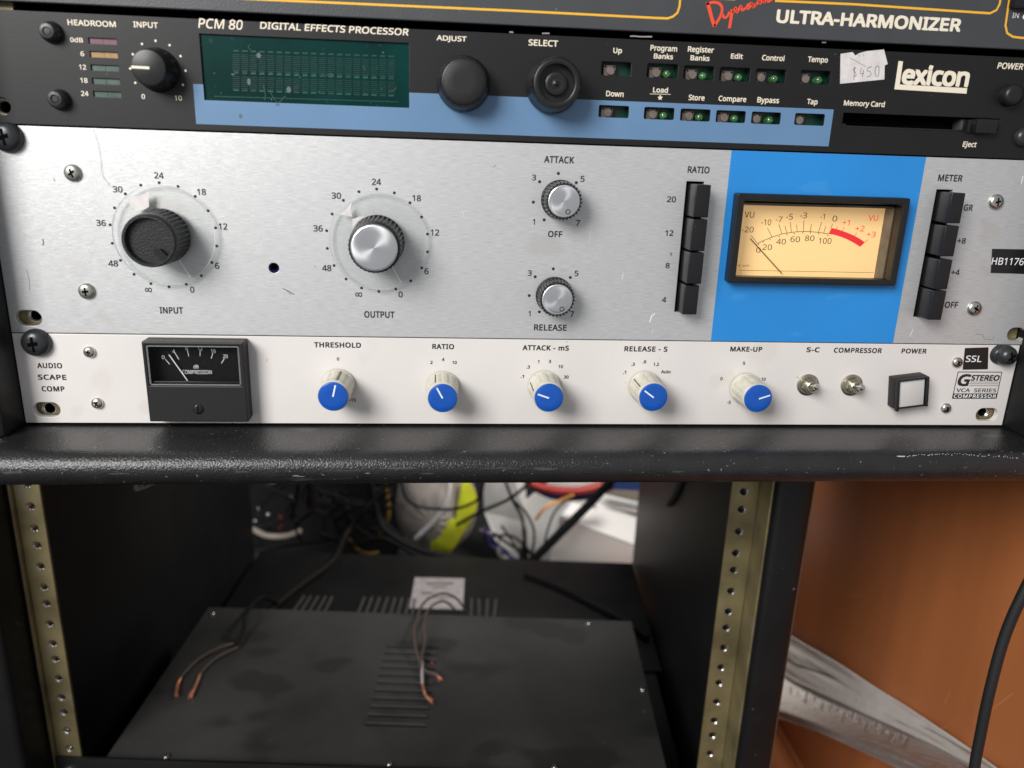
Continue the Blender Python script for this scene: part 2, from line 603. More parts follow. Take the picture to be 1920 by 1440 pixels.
def text_geo(s, bold=0.0, shear=0.0, space=1.0):
    cu = bpy.data.curves.new('t', 'FONT')
    cu.body = s
    cu.size = 1
    if FONT:
        cu.font = FONT
    cu.shear = shear
    cu.resolution_u = 4
    cu.space_character = space
    o = bpy.data.objects.new('t', cu)
    COL.objects.link(o)
    dg = bpy.context.evaluated_depsgraph_get()
    me = bpy.data.meshes.new_from_object(o.evaluated_get(dg))
    vs = [(v.co.x, v.co.y) for v in me.vertices]
    fs = [list(p_.vertices) for p_ in me.polygons]
    bpy.data.objects.remove(o)
    bpy.data.curves.remove(cu)
    bpy.data.meshes.remove(me)
    # heavier weights: a few closely shifted layers of the same outline
    if bold > 0:
        n_ = len(vs)
        sh_ = [(bold*math.cos(a_), bold*math.sin(a_)) for a_ in (0.6, 2.2, 3.75, 5.3)]
        vo = [(x, y, k) for k, (dx, dy) in enumerate(sh_) for x, y in [(p[0]+dx, p[1]+dy) for p in vs]]
        fo_ = [[i+k*n_ for i in f] for k in range(4) for f in fs]
        return vo, fo_
    return [(x, y, 0) for x, y in vs], fs


def T(s, cx, cy, wpx, hpx, parent, mt='cream_ink', y=-0.06, bold=0.012, shear=0.0, rot=0.0, name='lettering', base=0.0, space=1.0):
    """print s on plane y: box centre at photo place (cx,cy), size wpx x hpx there"""
    c = xz(cx, cy, base)
    wmm = xz(cx+wpx/2, cy, base)[0]-xz(cx-wpx/2, cy, base)[0]
    hmm = xz(cx, cy-hpx/2, base)[1]-xz(cx, cy+hpx/2, base)[1]
    if rot:
        wmm, hmm = hmm*1.0, wmm*1.0
    vs, fs = text_geo(s, bold, shear, space)
    x0 = min(a for a, b, q in vs)
    x1 = max(a for a, b, q in vs)
    z0 = min(b for a, b, q in vs)
    z1 = max(b for a, b, q in vs)
    out = []
    ca, sa = math.cos(rot), math.sin(rot)
    for a, b, q in vs:
        X = ((a-x0)/(x1-x0)-.5)*wmm
        Z = ((b-z0)/(z1-z0)-.5)*hmm
        out.append((c[0]+X*ca-Z*sa, base+y-q*0.006, c[1]+X*sa+Z*ca))
    return fin(name, out, fs, M[mt], parent)


def dots(name, pxs, r, parent, mt, y=-0.06, base=0.0):
    for u, v in pxs:
        c = xz(u, v, base)
        g = disc_geo(c[0], c[1], r, base+y, 12)
        fin(name, g[0], g[1], M[mt], parent)


def cross_screw(name, cx, cz, r, h, mt, parent, y0=0.0, slot='cross', rot=0.4, recess=True, seg=28):
    prof = [(r, 0), (r*0.99, -h*0.25), (r*0.90, -h*0.6), (r*0.70, -h*0.86), (r*0.42, -h*0.98), (r*0.18, -h)]
    v, f = lathe_geo(cx, cz, prof, seg=seg, y0=y0)
    o = fin(name, v, f, M[mt], parent, 'all')
    mb = MB()
    if slot == 'hex':
        g = lathe_geo(cx, cz, [(r*0.44, y0-h-0.12), (r*0.36, y0-h+0.1), (r*.30, y0-h+.1)], seg=6, ang0=rot)
        mb.add(*g)
        mb.build('socket', M['hole_dark'], o)
        return o
    arms = 1 if slot == 'slot' else 2
    for k in range(arms):
        a = rot+k*math.pi/2
        L_ = r*(0.86 if slot == 'slot' else 0.52)
        w_ = r*(0.15 if slot == 'slot' else 0.135)
        c, s = math.cos(a), math.sin(a)
        pts = []
        top = y0-h*(0.99 if slot == 'slot' else 1.0)-0.08
        for (p, q) in ((-L_, -w_), (L_, -w_), (L_, w_), (-L_, w_)):
            pts.append((cx+p*c-q*s, cz+p*s+q*c))
        v = [(x, y0-h*0.80-0.05-k*0.02, z) for x, z in pts[:]]+[(cx+(x-cx)*0.6, top-k*0.03, cz+(z-cz)*1.0) for x, z in pts]
        mb.add(v, [[0, 1, 5, 4], [1, 2, 6, 5], [2, 3, 7, 6], [3, 0, 4, 7], [4, 5, 6, 7]])
    mb.build('recess', M['hole_dark'], o)
    return o


def poly_mesh(name, px, y, mt, parent):
    pts = [xz(u, v, y) for u, v in px]
    return ngon(name, pts, y, mt, parent)


def lines_px(name, segs, w, y, mt, parent):
    for pts in segs:
        g = strip_geo([xz(u, v, y) for u, v in pts], w, y)
        fin(name, g[0], g[1], mt, parent)


# ================================================================== SETTING
FLZ = -480.0
mb = MB()
mb.add([(-900, -900, FLZ-14), (1600, -900, FLZ-14), (1600, 1700, FLZ-14), (-900, 1700, FLZ-14)], [[0, 1, 2, 3]])
floor = mb.build('floor', M['wall_dark'], None, kind='structure')
pw = 62.0
k = 0
for i in range(6):
    x0 = 380+i*pw
    for y0, y1 in ((-330+(i % 2)*110, 90+(i % 3)*70), (90+(i % 3)*70, 640+(i % 2)*60)):
        box('plank', x0+.4, x0+pw-.4, y0+.4, y1-.4, FLZ-13, FLZ, M['floorwood'], floor, r=0.6, seg=1)
box('wall', -900, 1600, 1150, 1170, FLZ-10, 700, M['wall_dark'], None, kind='structure')

# ================================================================== UPPER RACK CABINET
X0, X1 = -0.8, 483.2              # inner faces of the cheeks
ZB = -0.6                         # top of the ledge
up = thing('upper_rack_cabinet', 'black painted wooden rack cabinet whose rounded ledge runs below the three rack units', 'rack cabinet', (240, 150, -17))
r = 7.9
prof = [(380, ZB), (0, ZB), (-24, ZB)]
for k in range(0, 13):
    a = math.radians(90-180*k/12)
    prof.append((-30.5-r*math.cos(a) if False else -30.5-r*math.cos(a), ZB-r+r*math.sin(a)))
prof += [(0, ZB-2*r), (380, ZB-2*r)]
mb = MB()
xs = [-75+10*i for i in range(64)]
n = len(prof)
V_ = [(x, a, b) for x in xs for a, b in prof]
F_ = [[i*n+j, i*n+(j+1) % n, (i+1)*n+(j+1) % n, (i+1)*n+j] for i in range(len(xs)-1) for j in range(n)]
F_ += [list(range(n))[::-1], [(len(xs)-1)*n+j for j in range(n)]]
# underside faces carry the bare brown edge
mi = []
for f_ in F_:
    zc = sum(V_[q][2] for q in f_)/len(f_)
    mi.append(1 if zc < ZB-2*r+1.1 and len(f_) == 4 else 0)
fin('ledge', V_, F_, None, up, True, mats=[M['ledge'], M['mdf']], fmi=mi)
M['scuff'] = mat('grey_scuff', (0.038, 0.038, 0.041), 0.5, bump=0.8, bscale=1500)
M['scuff_white'] = mat('whitish_scratch', (0.45, 0.45, 0.46), 0.6)


def nose(x, deg, off=0.06):
    a_ = math.radians(deg)
    return (x, -30.5-(r+off)*math.cos(a_), ZB-r+(r+off)*math.sin(a_))


for x, w_, d0, d1, mk in ((106, 9, -2, 10, 0), (114, 7, 14, 24, 0), (129, 4, -12, -8, 1), (151, 24, 4, 9, 0), (174, 20, 8, 20, 0), (186, 9, -10, 2, 0), (219, 22, 10, 17, 0), (238, 12, 0, 22, 0), (300, 7, -8, 8, 0), (12, 12, -5, 14, 0),
                          (55, 14, -6, 4, 0), (205, 30, 24, 27, 0), (341, 5, 12, 16, 0), (407, 5, 46, 56, 1), (131, 5, -14, -12, 1), (160, 3, -3, -1, 1), (262, 8, 14, 16, 0)):
    n_ = 14
    pv_ = []
    for k in range(n_):
        t_ = 2*math.pi*k/n_
        rr_ = 0.62+0.38*random.random()
        pv_.append(nose(x+w_/2*math.cos(t_)*rr_, (d0+d1)/2+(d1-d0)/2*0.6*math.sin(t_)*rr_))
    cc_ = nose(x, (d0+d1)/2, 0.09)
    fin('scuff', pv_+[cc_], [[k, (k+1) % n_, n_] for k in range(n_)], M['scuff_white' if mk else 'scuff'], up)
for k in range(46):
    x = 409+k*1.25+random.uniform(-.5, .5)
    d_ = 52+8*math.sin(k*.09)+random.uniform(-4, 4)
    s_ = random.uniform(.12, .4)
    fin('scuff', [nose(x-s_, d_-1.2), nose(x+s_, d_-1.5), nose(x+s_, d_+1.4), nose(x-s_*.5, d_+1.8)], [[0, 1, 2, 3]], M['scuff_white'], up)
box('side_cheek', X0-19, X0, -17, 380, ZB+.02, 260, M['cab_black'], up, r=2.0)
box('side_cheek', X1, X1+19, -20, 380, ZB+.02, 260, M['cab_black'], up, r=2.0)
box('top_board', X0, X1, 8, 380, 250, 260, M['cab_black'], up)
box('back_board', X0, X1, 372, 380, ZB+.1, 249.5, M['cab_black'], up)


def rail_plate(parent, cxs, y, z0, z1, zh, xf=None, w=18, name='rail', flange=0, t=2.0, hx=None):
    for cx, side in cxs:
        holes = [circ(hx[side] if hx else cx, z, 2.7, 14) for z in zh[side]]
        o = plate(name, rrect(cx-w/2, cx+w/2, z0, z1), holes, y, t, M['brass'], parent, bevel=0.15, xf=xf)
        for z in zh[side]:
            hxx = hx[side] if hx else cx
            v, f = lathe_geo(hxx, z, [(3.15, -0.06), (2.95, -0.05), (2.3, 0.7), (2.65, 1.0), (2.45, 1.6), (2.6, 2.2), (2.4, 3.0), (2.4, 5.0)], seg=14, cap1=False, y0=y)
            if xf:
                v = [xf(*a) for a in v]
            fin('threaded_hole', v, f, M['steel'], o, True)


upz = [6.35+44.45*k+d for k in range(4) for d in (0, 15.875, 31.75)]
rail_plate(up, [(9, 0), (473.4, 1)], 3.6, 0, 230, {0: upz, 1: upz})

# ================================================================== LOWER RACK CABINET
lo = thing('lower_rack_cabinet', 'black open-backed rack cabinet with brassy pierced rails standing under the ledge', 'rack cabinet', L(230, 190, FLZ))
box('side_panel', 476.6, 499, -27, 437, FLZ+.5, -18, M['cab_black'], lo, r=4.5, seg=4, xf=L)
box('side_panel', -36, -13.2, -30, 437, FLZ+.5, -18, M['cab_black'], lo, r=4.5, seg=4, xf=L)
box('bottom_board', -13, 476.4, 0, 437, FLZ+.5, FLZ+19, M['cab_black'], lo, xf=L)
box('edge_band', 499.2, 499.9, -24, 437, FLZ+1, -18, M['mdf'], lo, xf=L)
pat = [15.875, 15.875, 12.7]
zl = [-88.4+15.875]
zz = -88.4
for k in range(22):
    if k:
        zz -= pat[(k-1) % 3]
    zl.append(zz)
zl = [z for z in zl if z > -470]
zz = -77.0
zr = [-77+15.875]
for k in range(22):
    if k:
        zz -= pat[(k-1+2) % 3]
    zr.append(zz)
zr = [z for z in zr if z > -470]
rail_plate(lo, [(-1.0, 0), (466.0, 1)], 0, -470, -30, {0: zl, 1: zr}, xf=L, w=17.2, name='rail', hx={0: 0.0, 1: 465.1})
box('rail_flange', -11.6, -9.9, -3.5, 1.8, -470, -30, M['brass'], lo, r=0.5, xf=L)
box('rail_flange', 474.8, 476.4, -22, 1.8, -470, -30, M['brass'], lo, r=0.5, xf=L)
# small hinge stays under the ledge
p = pv(262, 906, 60)
tube('stay', [pv(256, 915, 60), pv(275, 908, 70), pv(330, 880, 90)], 2.6, M['steel'], lo)
tube('stay', [L(474, 250, -205), L(474, 215, -170), L(474, 190, -120)], 3.0, M['fin'], lo)

# ================================================================== AMPLIFIER IN THE LOWER RACK
AZ = -310.0
amp = thing('power_amplifier', 'dusty black amplifier with a louvred top cover screwed low in the lower rack', 'amplifier', L(230, 100, AZ-52))
fp0 = pv(147, 1422, -3).z
fr = box('front_panel', -12, 476, -3.2, -0.4, AZ-60, fp0, M['amp_dark'], amp, r=0.6, xf=L)
cov_holes = []
top = [(720, 1213, 823, 1213)]
lou = []
for k in range(11):
    t = k/10
    xl = 722+(688-722)*t
    xr = 823+(803-823)*t
    yy = 1213.5+(1360-1213.5)*(t*0.86+0.14*t*t)
    lou.append((xl, yy, xr, yy+0.5))


def lzuv(px, py, z):
    q = pz(px, py, z)-LO
    return (q.dot(LU), q.dot(LV))


def flatplate(name, outline, holes, z, t, mt, parent):
    """plate lying level: outline in (u, v)"""
    return plate(name, outline, holes, 0, t, mt, parent, bevel=0.3, xf=lambda x, y, zz_: L(x, zz_, z-y))


hl = []
for xl, yl, xr, yr in lou:
    a = lzuv(xl, yl, AZ)
    b = lzuv(xr, yr, AZ)
    vv = (a[1]+b[1])/2
    hl.append((a[0], b[0], vv))
uL = sum(h[0] for h in hl)/len(hl)
uR = sum(h[1] for h in hl)/len(hl)
flatplate('top_cover', [(22, 7), (438.5, 7), (438.5, 203), (22, 203)], [rrect(uL, uR, h[2]-1.1, h[2]+1.1, 1.0, 3) for h in hl], AZ, 1.2, M['amp_top'], amp)
for h in hl:
    g = MB()
    g.add(*bevel_box(uL+.6, uR-.6, h[2]+1.1, h[2]+1.9, AZ-.2, AZ+1.3, 0.25, 1, xf=L))
    g.build('louvre', M['amp_top'], amp, smooth=True)
box('chassis', 23, 437.5, 8, 202, AZ-56, AZ-1.8, M['amp_dark'], amp, xf=L)


def up_screw(px, py, z, r, mt, parent, xfh=2.2):
    u, v = lzuv(px, py, z)
    vs, fs = lathe_geo(u, v, [(r, 0), (r*.95, -xfh*.6), (r*.6, -xfh*.95), (r*.25, -xfh*.9)], seg=14)
    vs = [L(x, zz_, z-y) for x, y, zz_ in vs]
    return fin('screw', vs, fs, M[mt], parent, 'all')


for a, b in ((312, 1420), (730, 1434), (1205, 1294), (1103, 1170), (398, 1152), (1040, 1440)):
    up_screw(a, b, AZ, 2.5, 'steel', amp)
for uu in (0.5, 465.5):
    vs, fs = lathe_geo(0, 0, [(6, 0), (5.6, -1.6), (4, -3), (1.5, -3.4)], seg=20)
    vs = [L(uu+a, -3.2+b, -315.5+c) for a, b, c in vs]
    fin('rack_screw', vs, fs, M['screw_black'], amp, 'all')

# unit further down, whose rear deck shows behind the cover
DZ = -369.0
dk = thing('lower_power_unit', 'black steel unit with slotted rear deck and grey rating plate behind the amplifier', 'power unit', L(230, 320, DZ-80))
box('rear_deck', 0, 474.5, 206, 421, DZ-2.5, DZ, M['amp_dark'], dk, r=0.5, xf=L)
box('chassis', 8, 468, 30, 415, DZ-80, DZ-2.7, M['amp_dark'], dk, xf=L)
finx = [(547, 571), (562, 583), (577, 597), (592, 611), (606, 623)]+[(670, 684), (685, 698), (700, 712), (715, 727), (731, 741), (745, 754), (760, 768)]+[(772, 778)]+[(883, 884), (898, 898), (912, 914), (926, 930)]
for i, (xb, xt) in enumerate(finx):
    dy = 6*(i/16)
    a = lzuv(xb, 1152+dy*1.5, DZ)
    b = lzuv(xt, 1119+dy*1.2, DZ)
    g = MB()
    v = [L(a[0]-1.1, a[1], DZ), L(a[0]+1.1, a[1], DZ), L(b[0]+1.1, b[1], DZ), L(b[0]-1.1, b[1], DZ)]
    v += [q+Vector((0, 0, 2.2)) for q in v]
    g.add(v, [[4, 5, 6, 7], [0, 1, 5, 4], [1, 2, 6, 5], [2, 3, 7, 6], [3, 0, 4, 7]])
    g.build('slat', M['fin'], dk)
pts = [lzuv(a, b, DZ) for a, b in ((768, 1141), (868, 1144), (871, 1086), (778, 1084))]
v = [L(a, b, DZ+.3) for a, b in pts]+[L(a, b, DZ+1.1) for a, b in pts]
rp = fin('rating_plate', v, [[4, 5, 6, 7], [0, 1, 5, 4], [1, 2, 6, 5], [2, 3, 7, 6], [3, 0, 4, 7]], M['plate'], dk)
for (xa, xb, yy, hh) in ((800, 850, 1094, 3), (812, 838, 1101, 2.5), (790, 812, 1112, 3), (800, 855, 1120, 2)):
    q = [lzuv(a, b, DZ+1.1) for a, b in ((xa, yy+hh/2), (xb, yy+hh/2), (xb, yy-hh/2), (xa, yy-hh/2))]
    fin('printed_line', [L(a, b, DZ+1.2) for a, b in q], [[0, 1, 2, 3]], M['brown_ink'], rp)

# loose wires on the amplifier
w1 = thing('speaker_wire', 'twin brown speaker wire looping up and down to two bared copper ends over the louvres', 'wire', pz(800, 1260, AZ))


def A(px, py, h):
    return pz(px, py, AZ+h)


def D_(px, py, h):
    return pz(px, py, DZ+h)


tube('conductor', [D_(884, 1165, 8), D_(858, 1124, 40), D_(828, 1113, 58), D_(795, 1130, 66), A(779, 1170, 16), A(778, 1205, 10), A(786, 1238, 6), A(796, 1256, 5), A(812, 1262, 6), A(820, 1266, 5)], 1.2, M['wire_brown'], w1)
tube('conductor', [D_(866, 1165, 8), D_(850, 1140, 32), D_(830, 1127, 44), D_(806, 1140, 60), A(795, 1165, 15), A(797, 1200, 8), A(790, 1235, 7), A(791, 1262, 5), A(792, 1280, 4)], 1.2, M['wire_brown'], w1)
tube('pale_insulation', [A(791, 1240, 6.2), A(791.4, 1262, 5.2), A(792, 1281, 4.2)], 1.32, M['wire_white'], w1)
tube('copper_end', [A(792, 1280, 4), A(795, 1298, 4), A(801, 1308, 3), A(808, 1316, 3)], lambda t: 0.95-0.2*t, M['copper'], w1)
tube('copper_end', [A(818, 1265, 5), A(823, 1270, 4), A(826, 1276, 3)], lambda t: 1.0-0.2*t, M['copper'], w1)
w2 = thing('speaker_wire', 'twin brown wire trailing left with two short bared copper ends near the cover edge', 'wire', pz(400, 1250, AZ))
tube('conductor', [A(440, 1206, 6), A(412, 1214, 5), A(372, 1236, 4), A(342, 1266, 3), A(339, 1271, 3)], 0.95, M['wire_brown'], w2)
tube('conductor', [A(446, 1213, 6), A(408, 1232, 4), A(385, 1252, 3), A(377, 1262, 3)], 0.95, M['wire_brown'], w2)
tube('sheath', [D_(520, 1130, 10), D_(490, 1120, 40), A(462, 1150, 16), A(455, 1185, 8), A(440, 1211, 6)], 2.0, M['cable_far'], w2)  # upper run of the twin wire, thicker and in a darker material
tube('copper_end', [A(339, 1271, 3), A(333, 1284, 2.5), A(330, 1304, 2)], lambda t: 0.85+0.15*math.sin(t*9), M['copper'], w2)
tube('copper_end', [A(375, 1264, 3), A(368, 1284, 2.5), A(358, 1306, 2)], lambda t: 0.95+0.15*math.sin(t*9), M['copper'], w2)
rf = random.Random(5)
for wob, tips in ((w1, ((A(792, 1280, 4), A(799, 1304, 3.5), A(809, 1318, 3)), (A(817, 1264, 5), A(823, 1271, 4), A(827, 1279, 3)))),
                  (w2, ((A(339, 1271, 3), A(333, 1286, 2.5), A(330, 1307, 2)), (A(376, 1262, 3), A(368, 1284, 2.5), A(357, 1309, 2))))):
    for tp_ in tips:
        for k in range(5):
            j = lambda q_, m_: q_+Vector((rf.uniform(-m_, m_), rf.uniform(-m_, m_), rf.uniform(0, m_)))
            tube('copper_strand', [tp_[0], j(tp_[1], 1.1), j(tp_[2], 2.3)], 0.28, M['copper'], wob, seg=5, n=4)
ft = thing('fabric_scrap', 'small red crumb lying on the louvres beside the speaker wire', 'crumb', A(810, 1243, 0))
g = MB()
c = A(810, 1243, 1.0)
g.add(*tube_geo([c-Vector((1.2, 0, .3)), c, c+Vector((1.2, .5, 0))], lambda t: 0.4+0.7*math.sin(math.pi*min(max(t, .05), .95)), 6, 3))
g.build('crumb', M['red'], ft, smooth='all')

# cables over the rear deck
tag(tube('power_cable', [D_(985, 1075, 6), D_(1050, 1100, 6), D_(1120, 1135, 6), D_(1175, 1165, 6), D_(1215, 1195, 6)], 3.4, M['cable_far']), 'straight black cable lying diagonally across the rear deck on the right', 'cable')
tag(tube('power_cable', [D_(505, 1145, 6), D_(560, 1100, 8), D_(625, 1050, 12), pv(650, 1000, 470), pv(690, 950, 480), pv(730, 905, 490), pv(760, 870, 495)], 3.6, M['cable_grey']), 'dark brownish cable climbing from the rear deck to the upper right', 'cable')

# ================================================================== THINGS BEHIND THE LOWER RACK


def slab(name, px, v, t, mt, label=None, cat=None, dv=None, parent=None):
    """a solid sheet standing at depth v (per point depth offsets dv), thickness t going away"""
    pts = [pv(a, b, v+(dv[i] if dv else 0)) for i, (a, b) in enumerate(px)]
    n_ = len(pts)
    back = [q+LV*t for q in pts]
    o = fin(name, pts+back, [list(range(n_)), list(range(n_, 2*n_))[::-1]]+[[k, (k+1) % n_, n_+(k+1) % n_, n_+k] for k in range(n_)], mt, parent)
    if label:
        tag(o, label, cat)
    return o


bx = thing('cardboard_box', 'large white box with a lid seam at the right behind the rack', 'box', pv(1110, 1070, 600))
slab('front_panel', [(1012, 1120), (1200, 1120), (1215, 1034), (1050, 972)], 600, 6, M['white_card'], parent=bx)
slab('lid', [(1051, 970), (1215, 1031), (1215, 978), (1086, 930)], 600, 6, M['white_card'], parent=bx, dv=[0, 0, 60, 60])
slab('white_ledge', [(1118, 937), (1215, 960), (1215, 968), (1112, 944)], 660, 30, M['white_card'], 'thin white strip above the dark gap behind the large white box', 'strip')
slab('dark_shelf', [(1112, 945), (1215, 969), (1215, 1010), (1080, 950)], 680, 20, M['dark_wood'], 'dark brown board in the gap above the large white box', 'board')  # dark brown sheet closing off the gap
slab('tan_board', [(1120, 905), (1215, 915), (1215, 958), (1122, 936)], 700, 20, M['tan_card'], 'tan board under the dark blue object at top right', 'board')
slab('white_sheet', [(985, 940), (1060, 880), (1130, 880), (1125, 935), (1070, 975), (1030, 1075), (990, 1075)], 640, 4, M['white_card'], 'white sheet of card in the middle behind the crossing cables', 'card')
slab('white_sack', [(905, 880), (960, 880), (985, 905), (988, 980), (972, 1048), (948, 1050), (928, 1010), (908, 960)], 615, 25, M['white_card'], 'rounded white sack standing between the striped bag and the black cables', 'sack', dv=[10, 0, 12, 12, 10, 0, -2, 8])
tag(tube('toy_hoop', [pv(985, 898, 590), pv(1010, 912, 585), pv(1050, 920, 580), (pv(1095, 919, 580)), pv(1140, 905, 590), pv(1150, 895, 600)], 6.5, M['red']), 'thick curved red plastic rim just below the ledge', 'rim')
tag(tube('plastic_band', [pv(995, 912, 598), pv(1040, 931, 592), pv(1100, 931, 590), pv(1150, 912, 600)], 5.0, M['navy']), 'navy blue band directly under the red rim', 'band')
slab('blue_folder', [(1148, 895), (1215, 895), (1215, 921), (1150, 918)], 640, 12, M['blue_dk'], 'dark blue folder edge at the top right corner of the opening', 'folder')
ec = thing('equipment_case', 'dim black equipment case standing behind the rack on the left', 'case', pv(590, 1040, 640))
slab('case_front', [(380, 860), (738, 860), (748, 1010), (742, 1100), (380, 1100)], 640, 120, M['amp_dark'], parent=ec)  # added near-black block, keeps the view behind the left side dark
# striped bag with acid yellow side
bg = thing('shopping_bag', 'crumpled grey bag with a white stripe and an acid yellow side', 'bag', pv(815, 1040, 560))


def bulge(name, px, v, d, mt, parent, rings=5):
    """pillow: outline at depth v, centre bulging towards the viewer by d"""
    P = catmull([pv(a, b, v) for a, b in px]+[pv(px[0][0], px[0][1], v)], 5)[:-1]
    c = sum(P, Vector())/len(P)
    vs = []
    fs = []
    n_ = len(P)
    for k in range(rings):
        t = k/rings
        for i, q in enumerate(P):
            wob = 1+0.05*math.sin(i*1.7+k)
            vs.append(q.lerp(c, t)-LV*(d*math.sin(t*math.pi/2)*wob))
    vs.append(c-LV*d)
    for k in range(rings-1):
        for i in range(n_):
            fs.append([k*n_+i, k*n_+(i+1) % n_, (k+1)*n_+(i+1) % n_, (k+1)*n_+i])
    for i in range(n_):
        fs.append([(rings-1)*n_+i, (rings-1)*n_+(i+1) % n_, rings*n_])
    return fin(name, vs, fs, mt, parent, 'all')


bulge('body', [(742, 935), (765, 880), (860, 875), (893, 925), (888, 985), (850, 1030), (812, 1035), (770, 1010), (745, 975)], 560, 26, M['bag'], bg)
tube('white_stripe', [pv(842, 890, 530), pv(841, 920, 528), pv(832, 950, 527), pv(812, 980, 529), pv(780, 1010, 537)], 3.8, M['white_card'], bg)
bulge('yellow_side', [(868, 890), (890, 920), (893, 955), (868, 1002), (836, 1042), (808, 1032), (812, 996), (828, 974), (862, 960), (878, 935)], 545, 9, M['hivis'], bg, rings=3)
# cables and clutter
CB = [
 ('black cable making a wide low loop in front of the grey bag', [(752, 880), (757, 925), (780, 948), (830, 955), (870, 950), (900, 930), (910, 880)], 505, 2.0, 'cable_far'),
 ('black cable rising to the right from the bag to the white sheet', [(855, 985), (900, 960), (950, 938), (985, 912), (1010, 880)], 512, 2.3, 'cable_far'),
 ('thin black cable crossing down in front of the white sack', [(940, 880), (960, 935), (978, 970), (983, 1010), (990, 1060)], 508, 2.0, 'cable_far'),
 ('second thin black cable bowed right before joining the dark plug', [(962, 938), (985, 960), (1000, 990), (1000, 1025), (986, 1070)], 505, 1.8, 'cable_far'),
 ('thick straight black cable slanting across the large white box', [(1165, 880), (1110, 940), (1050, 1000), (985, 1065), (970, 1085)], 500, 6.5, 'cable_far'),
 ('thin grey cable arching over the white card to the left of the box', [(1065, 935), (1040, 960), (1025, 1000), (1020, 1030)], 560, 1.6, 'cable_grey'),
 ('orange wire hanging on the white card left of the box', [(1075, 928), (1048, 940), (1022, 952), (1004, 975)], 555, 2.2, 'orange'),
 ('thick black cable sweeping along the rear deck under the grey bag', [(690, 880), (706, 960), (730, 1000), (800, 1035), (900, 1052), (1000, 1058)], 480, 4.5, 'cable_far'),
 ('black cable lying low to the left of the bag', [(600, 1000), (660, 1020), (720, 1010), (780, 1040), (850, 1060)], 490, 3.2, 'cable_far'),
 ('ochre cable hanging left of the grey bag', [(715, 880), (724, 915), (729, 960), (722, 985), (708, 1010)], 520, 2.8, 'yellow'),
 ('dim ochre cable curling near the rear deck on the left', [(655, 1010), (670, 1030), (690, 1038), (710, 1036)], 500, 1.8, 'yellow'),
 ('short yellow cable end just under the ledge on the left', [(498, 912), (512, 905), (530, 895)], 560, 2.6, 'yellow'),
 ('dark cable drooping beside the grey plug on the left', [(560, 900), (548, 960), (500, 985), (470, 980)], 540, 2.4, 'cable_far'),
 ('thin dark cable slanting through the clutter on the left', [(470, 1035), (560, 1020), (650, 1008)], 500, 2.2, 'cable_grey'),
]
rc = random.Random(11)
for k in range(20):
    u0 = rc.uniform(455, 760)
    v0 = rc.uniform(880, 950)
    pts_ = [(u0, v0)]
    for j in range(4):
        pts_.append((min(pts_[-1][0]+rc.uniform(-45, 60), 880), min(pts_[-1][1]+rc.uniform(-5, 42), 1046)))
    CB.append((None, pts_, rc.uniform(495, 580), rc.uniform(1.4, 3.0), rc.choice(('cable_far', 'cable_far', 'cable_grey'))))
for k in range(7):
    u0 = rc.uniform(880, 1000)
    pts_ = [(u0, rc.uniform(985, 1010)), (u0+rc.uniform(10, 40), rc.uniform(1005, 1030)), (u0+rc.uniform(30, 80), rc.uniform(1030, 1055)), (u0+rc.uniform(60, 110), 1062)]
    CB.append((None, pts_, rc.uniform(500, 540), rc.uniform(1.2, 2.2), rc.choice(('cable_far', 'navy', 'cable_far', 'tan_card'))))
tang = MB()
TM = ['cable_far', 'cable_grey', 'navy', 'tan_card']
for lab, px, v, r_, mt in CB:
    pts_ = [pv(a, b, v+6*math.sin(i*1.9)) for i, (a, b) in enumerate(px)]
    if lab:
        tag(tube('cable', pts_, r_, M[mt], seg=8, n=6), lab, 'cable')
    else:
        g_ = tube_geo(pts_, r_, 8, 6)
        tang.add(g_[0], g_[1], TM.index(mt))
o = tang.build('cable_tangle', None, None, smooth='all', kind='stuff', mats=[M[k] for k in TM])
tag(o, 'unlit tangle of thin dark cables hanging behind the rack to the left of and below the grey bag', 'cables')
tag(tube('curved_strap', [pv(474, 992, 560), pv(500, 1004, 552), pv(535, 1005, 552), (pv(566, 995, 560))], 4.0, M['tan_card']), 'pale grey curved handle low in the dark clutter on the left', 'handle')
pl = thing('power_plug', 'dim grey plug with ribbed sleeve hanging in the dark clutter', 'plug', pv(586, 950, 540))
tube('body', [pv(584, 892, 540), pv(585, 925, 540)], 6.5, M['cable_grey'], pl, smooth=False)
tube('sleeve', [pv(585, 925, 540), pv(586, 950, 540)], 8.0, M['cable_grey'], pl, smooth=False)
for i, (a, b, rr) in enumerate(((478, 978, 3), (502, 966, 3), (482, 966, 2.6), (485, 954, 2.4), (545, 932, 2.6), (558, 908, 2.6))):
    c = pv(a, b, 545)
    v, f = lathe_geo(c.x, c.z, [(rr, 3), (rr, 0), (rr*.7, -1.2), (rr*.3, -1.6)], seg=12, y0=c.y)
    o = fin('metal_connector', v, f, M['steel'], None, 'all')  # steel beads standing in for blurred bright spots of light
    o['group'] = 'metal connectors in the clutter'
    tag(o, ['small bright connector just above the left end of the pale handle', 'small bright connector above the middle of the pale handle', 'tiny connector second from the bottom of the left cluster',
            'topmost tiny connector of the left cluster', 'connector tip left of the grey plug', 'small connector under the ledge left of the grey plug'][i], 'connector')
tag(tube('strap', [pv(524, 965, 550), pv(530, 980, 548), pv(524, 992, 550)], 2.2, M['dark_red']), 'short dark red strap above the pale handle', 'strap')

